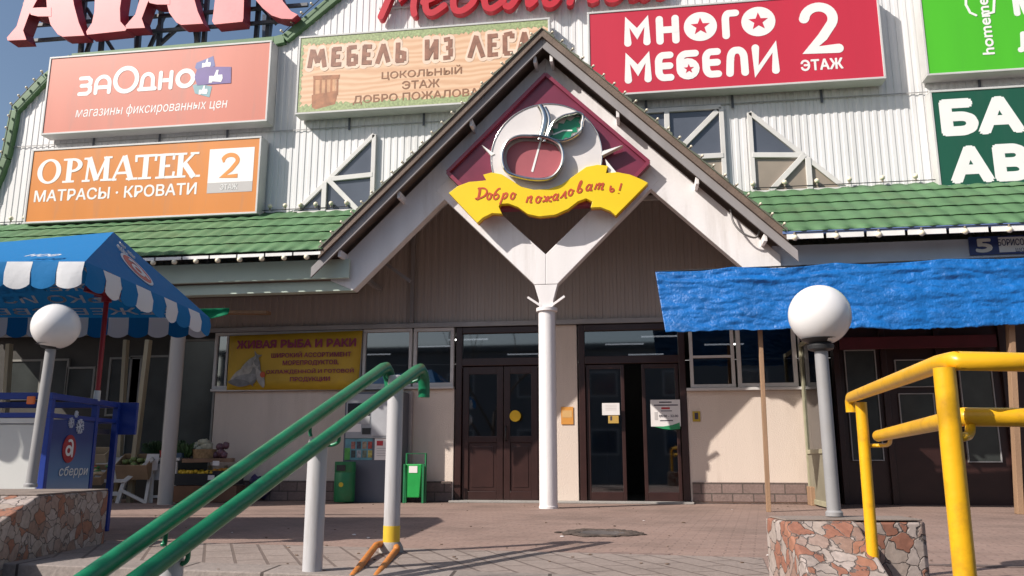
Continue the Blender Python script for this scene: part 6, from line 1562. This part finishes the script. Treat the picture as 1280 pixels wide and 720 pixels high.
for k in range(9):
    p = PZ(rg.uniform(200, 1150), rg.uniform(632, 700)); m_.ball(p + Vector((0, 0, .009)), rg.uniform(.006, .014), 6, (1.5, 1, .4), .5)
struct(m_.build("pale_litter", PAPER), "stuff")
# loose cable on the right rafter
cb_ = smoothpts([PY(913, 262, 11.3), PY(917, 278, 11.25), PY(928, 291, 11.22), PY(944, 297, 11.24), PY(950, 288, 11.3)], 6)
tag(MB().tube(cb_, .014, 6).build("loose_cable", mat("grey_cable", (.16, .15, .15), .5), None, smooth=True, loc=cb_[0]), "loose grey cable looping below the right porch eave", "cable")

# ------------------------------------------------------------------ beyond the left edge: an added block shading the left wall, and a bare tree known by its shadow
nb_ = thing("shade_block", "plain grey block added beyond the left edge to shade the left wall", "building", (-14, 7.2, -.9))
MB().box(-17, -11.1, 6.9, 7.6, -.9, 8.1).build("wall", mat("grey_render", (.42, .41, .40), .9, .1, 2), nb_)
MB().box(-17.05, -11.08, 6.85, 7.65, 8.102, 8.2).build("roof", mat("dark_roof", (.10, .10, .11), .8), nb_)
for i in range(3):
    for j in range(2):
        w_ = MB().rect(-16.3 + 1.9 * i, -15.1 + 1.9 * i, 1.2 + 3 * j, 2.8 + 3 * j, .001, .05, wallf(6.9)).build("window", PALEFRAME, nb_)
        MB().rect(-16.22 + 1.9 * i, -15.18 + 1.9 * i, 1.28 + 3 * j, 2.72 + 3 * j, .051, .055, wallf(6.9)).build("pane", PANE_HI, w_)
# apartment blocks added behind the viewer to block low sky; glass mirrors them
for k, (bx0, bx1, by, bh, cc, lab) in enumerate(((-75, -32, -24, 6.5, (.26, .22, .19), "long sand coloured apartment block added across the street to block low sky light"), (-28, 18, -27, 7.5, (.22, .21, .21), "low grey two storey apartment block added behind the viewer to deepen the shade"), (23, 75, -23, 6.5, (.28, .19, .15), "brick red apartment block added at the far right to block low sky light"))):
    ab = thing("sky_blocker", lab, "building", ((bx0 + bx1) / 2, by, -.9))
    MB().box(bx0, bx1, by - 10, by, -.9, bh).build("wall", mat("block_wall_%d" % k, cc, .9, .1, .5), ab)
    MB().box(bx0 - .2, bx1 + .2, by - 10.2, by + .2, bh + .002, bh + .4).build("roof", MATS["dark_roof"], ab)
    ff_ = Fr((0, by, 0), (-1, 0, 0), (0, 0, 1), (0, 1, 0)); wf_ = None; nx = int((bx1 - bx0) / 4.6)
    for i in range(nx):
        for j in range(int(bh // 3.6)):
            xw = bx0 + 2 + 4.6 * i; zw = .9 + 3.6 * j
            if wf_ is None: wf_ = MB().rect(-xw - 1.8, -xw, zw, zw + 1.6, .002, .06, ff_).build("window", PALEFRAME, ab); wp_ = MB().rect(-xw - 1.7, -xw - .1, zw + .1, zw + 1.5, .061, .065, ff_).build("pane", PANE_HI, wf_); w0 = (xw, zw)
            elif nx * int(bh // 3.6) <= 100:
                c = wf_.copy(); COL.objects.link(c); c.parent = ab; c.location = (xw - w0[0], 0, zw - w0[1]); d = wp_.copy(); COL.objects.link(d); d.parent = c
tree = thing("bare_tree", "leafless young tree standing beyond the left edge of the picture", "tree", (-4.75, .55, -.9))
m_ = MB(); rg = random.Random(77)
def grow(p, d, L_, r_, depth):
    n_ = 5; pts = [Vector(p)]; q = Vector(p); dd = Vector(d)
    for k in range(n_):
        dd = (dd + Vector((rg.uniform(-.12, .12), rg.uniform(-.12, .12), rg.uniform(-.02, .10)))).normalized(); q = q + dd * L_ / n_; pts.append(q.copy())
    m_.tube(pts, [r_ * (1 - .45 * k / n_) for k in range(n_ + 1)], 8 if depth < 2 else 5)
    if depth < 3:
        for k in range(2 if depth else 3):
            i = rg.randint(2, n_); a_ = rg.uniform(0, 6.28)
            nd = (dd * .8 + Vector((math.cos(a_), math.sin(a_), .35)) * .7).normalized(); grow(pts[i], nd, L_ * rg.uniform(.55, .75), r_ * .5, depth + 1)
grow((-4.75, .55, -.9), (0, 0, 1), 3.0, .085, 0)
m_.build("trunk", mat("bark", (.12, .09, .07), .9, .3, 10, bump=.6), tree, smooth=True)

for o in bpy.data.objects:
    if "_o" in o: del o["_o"]
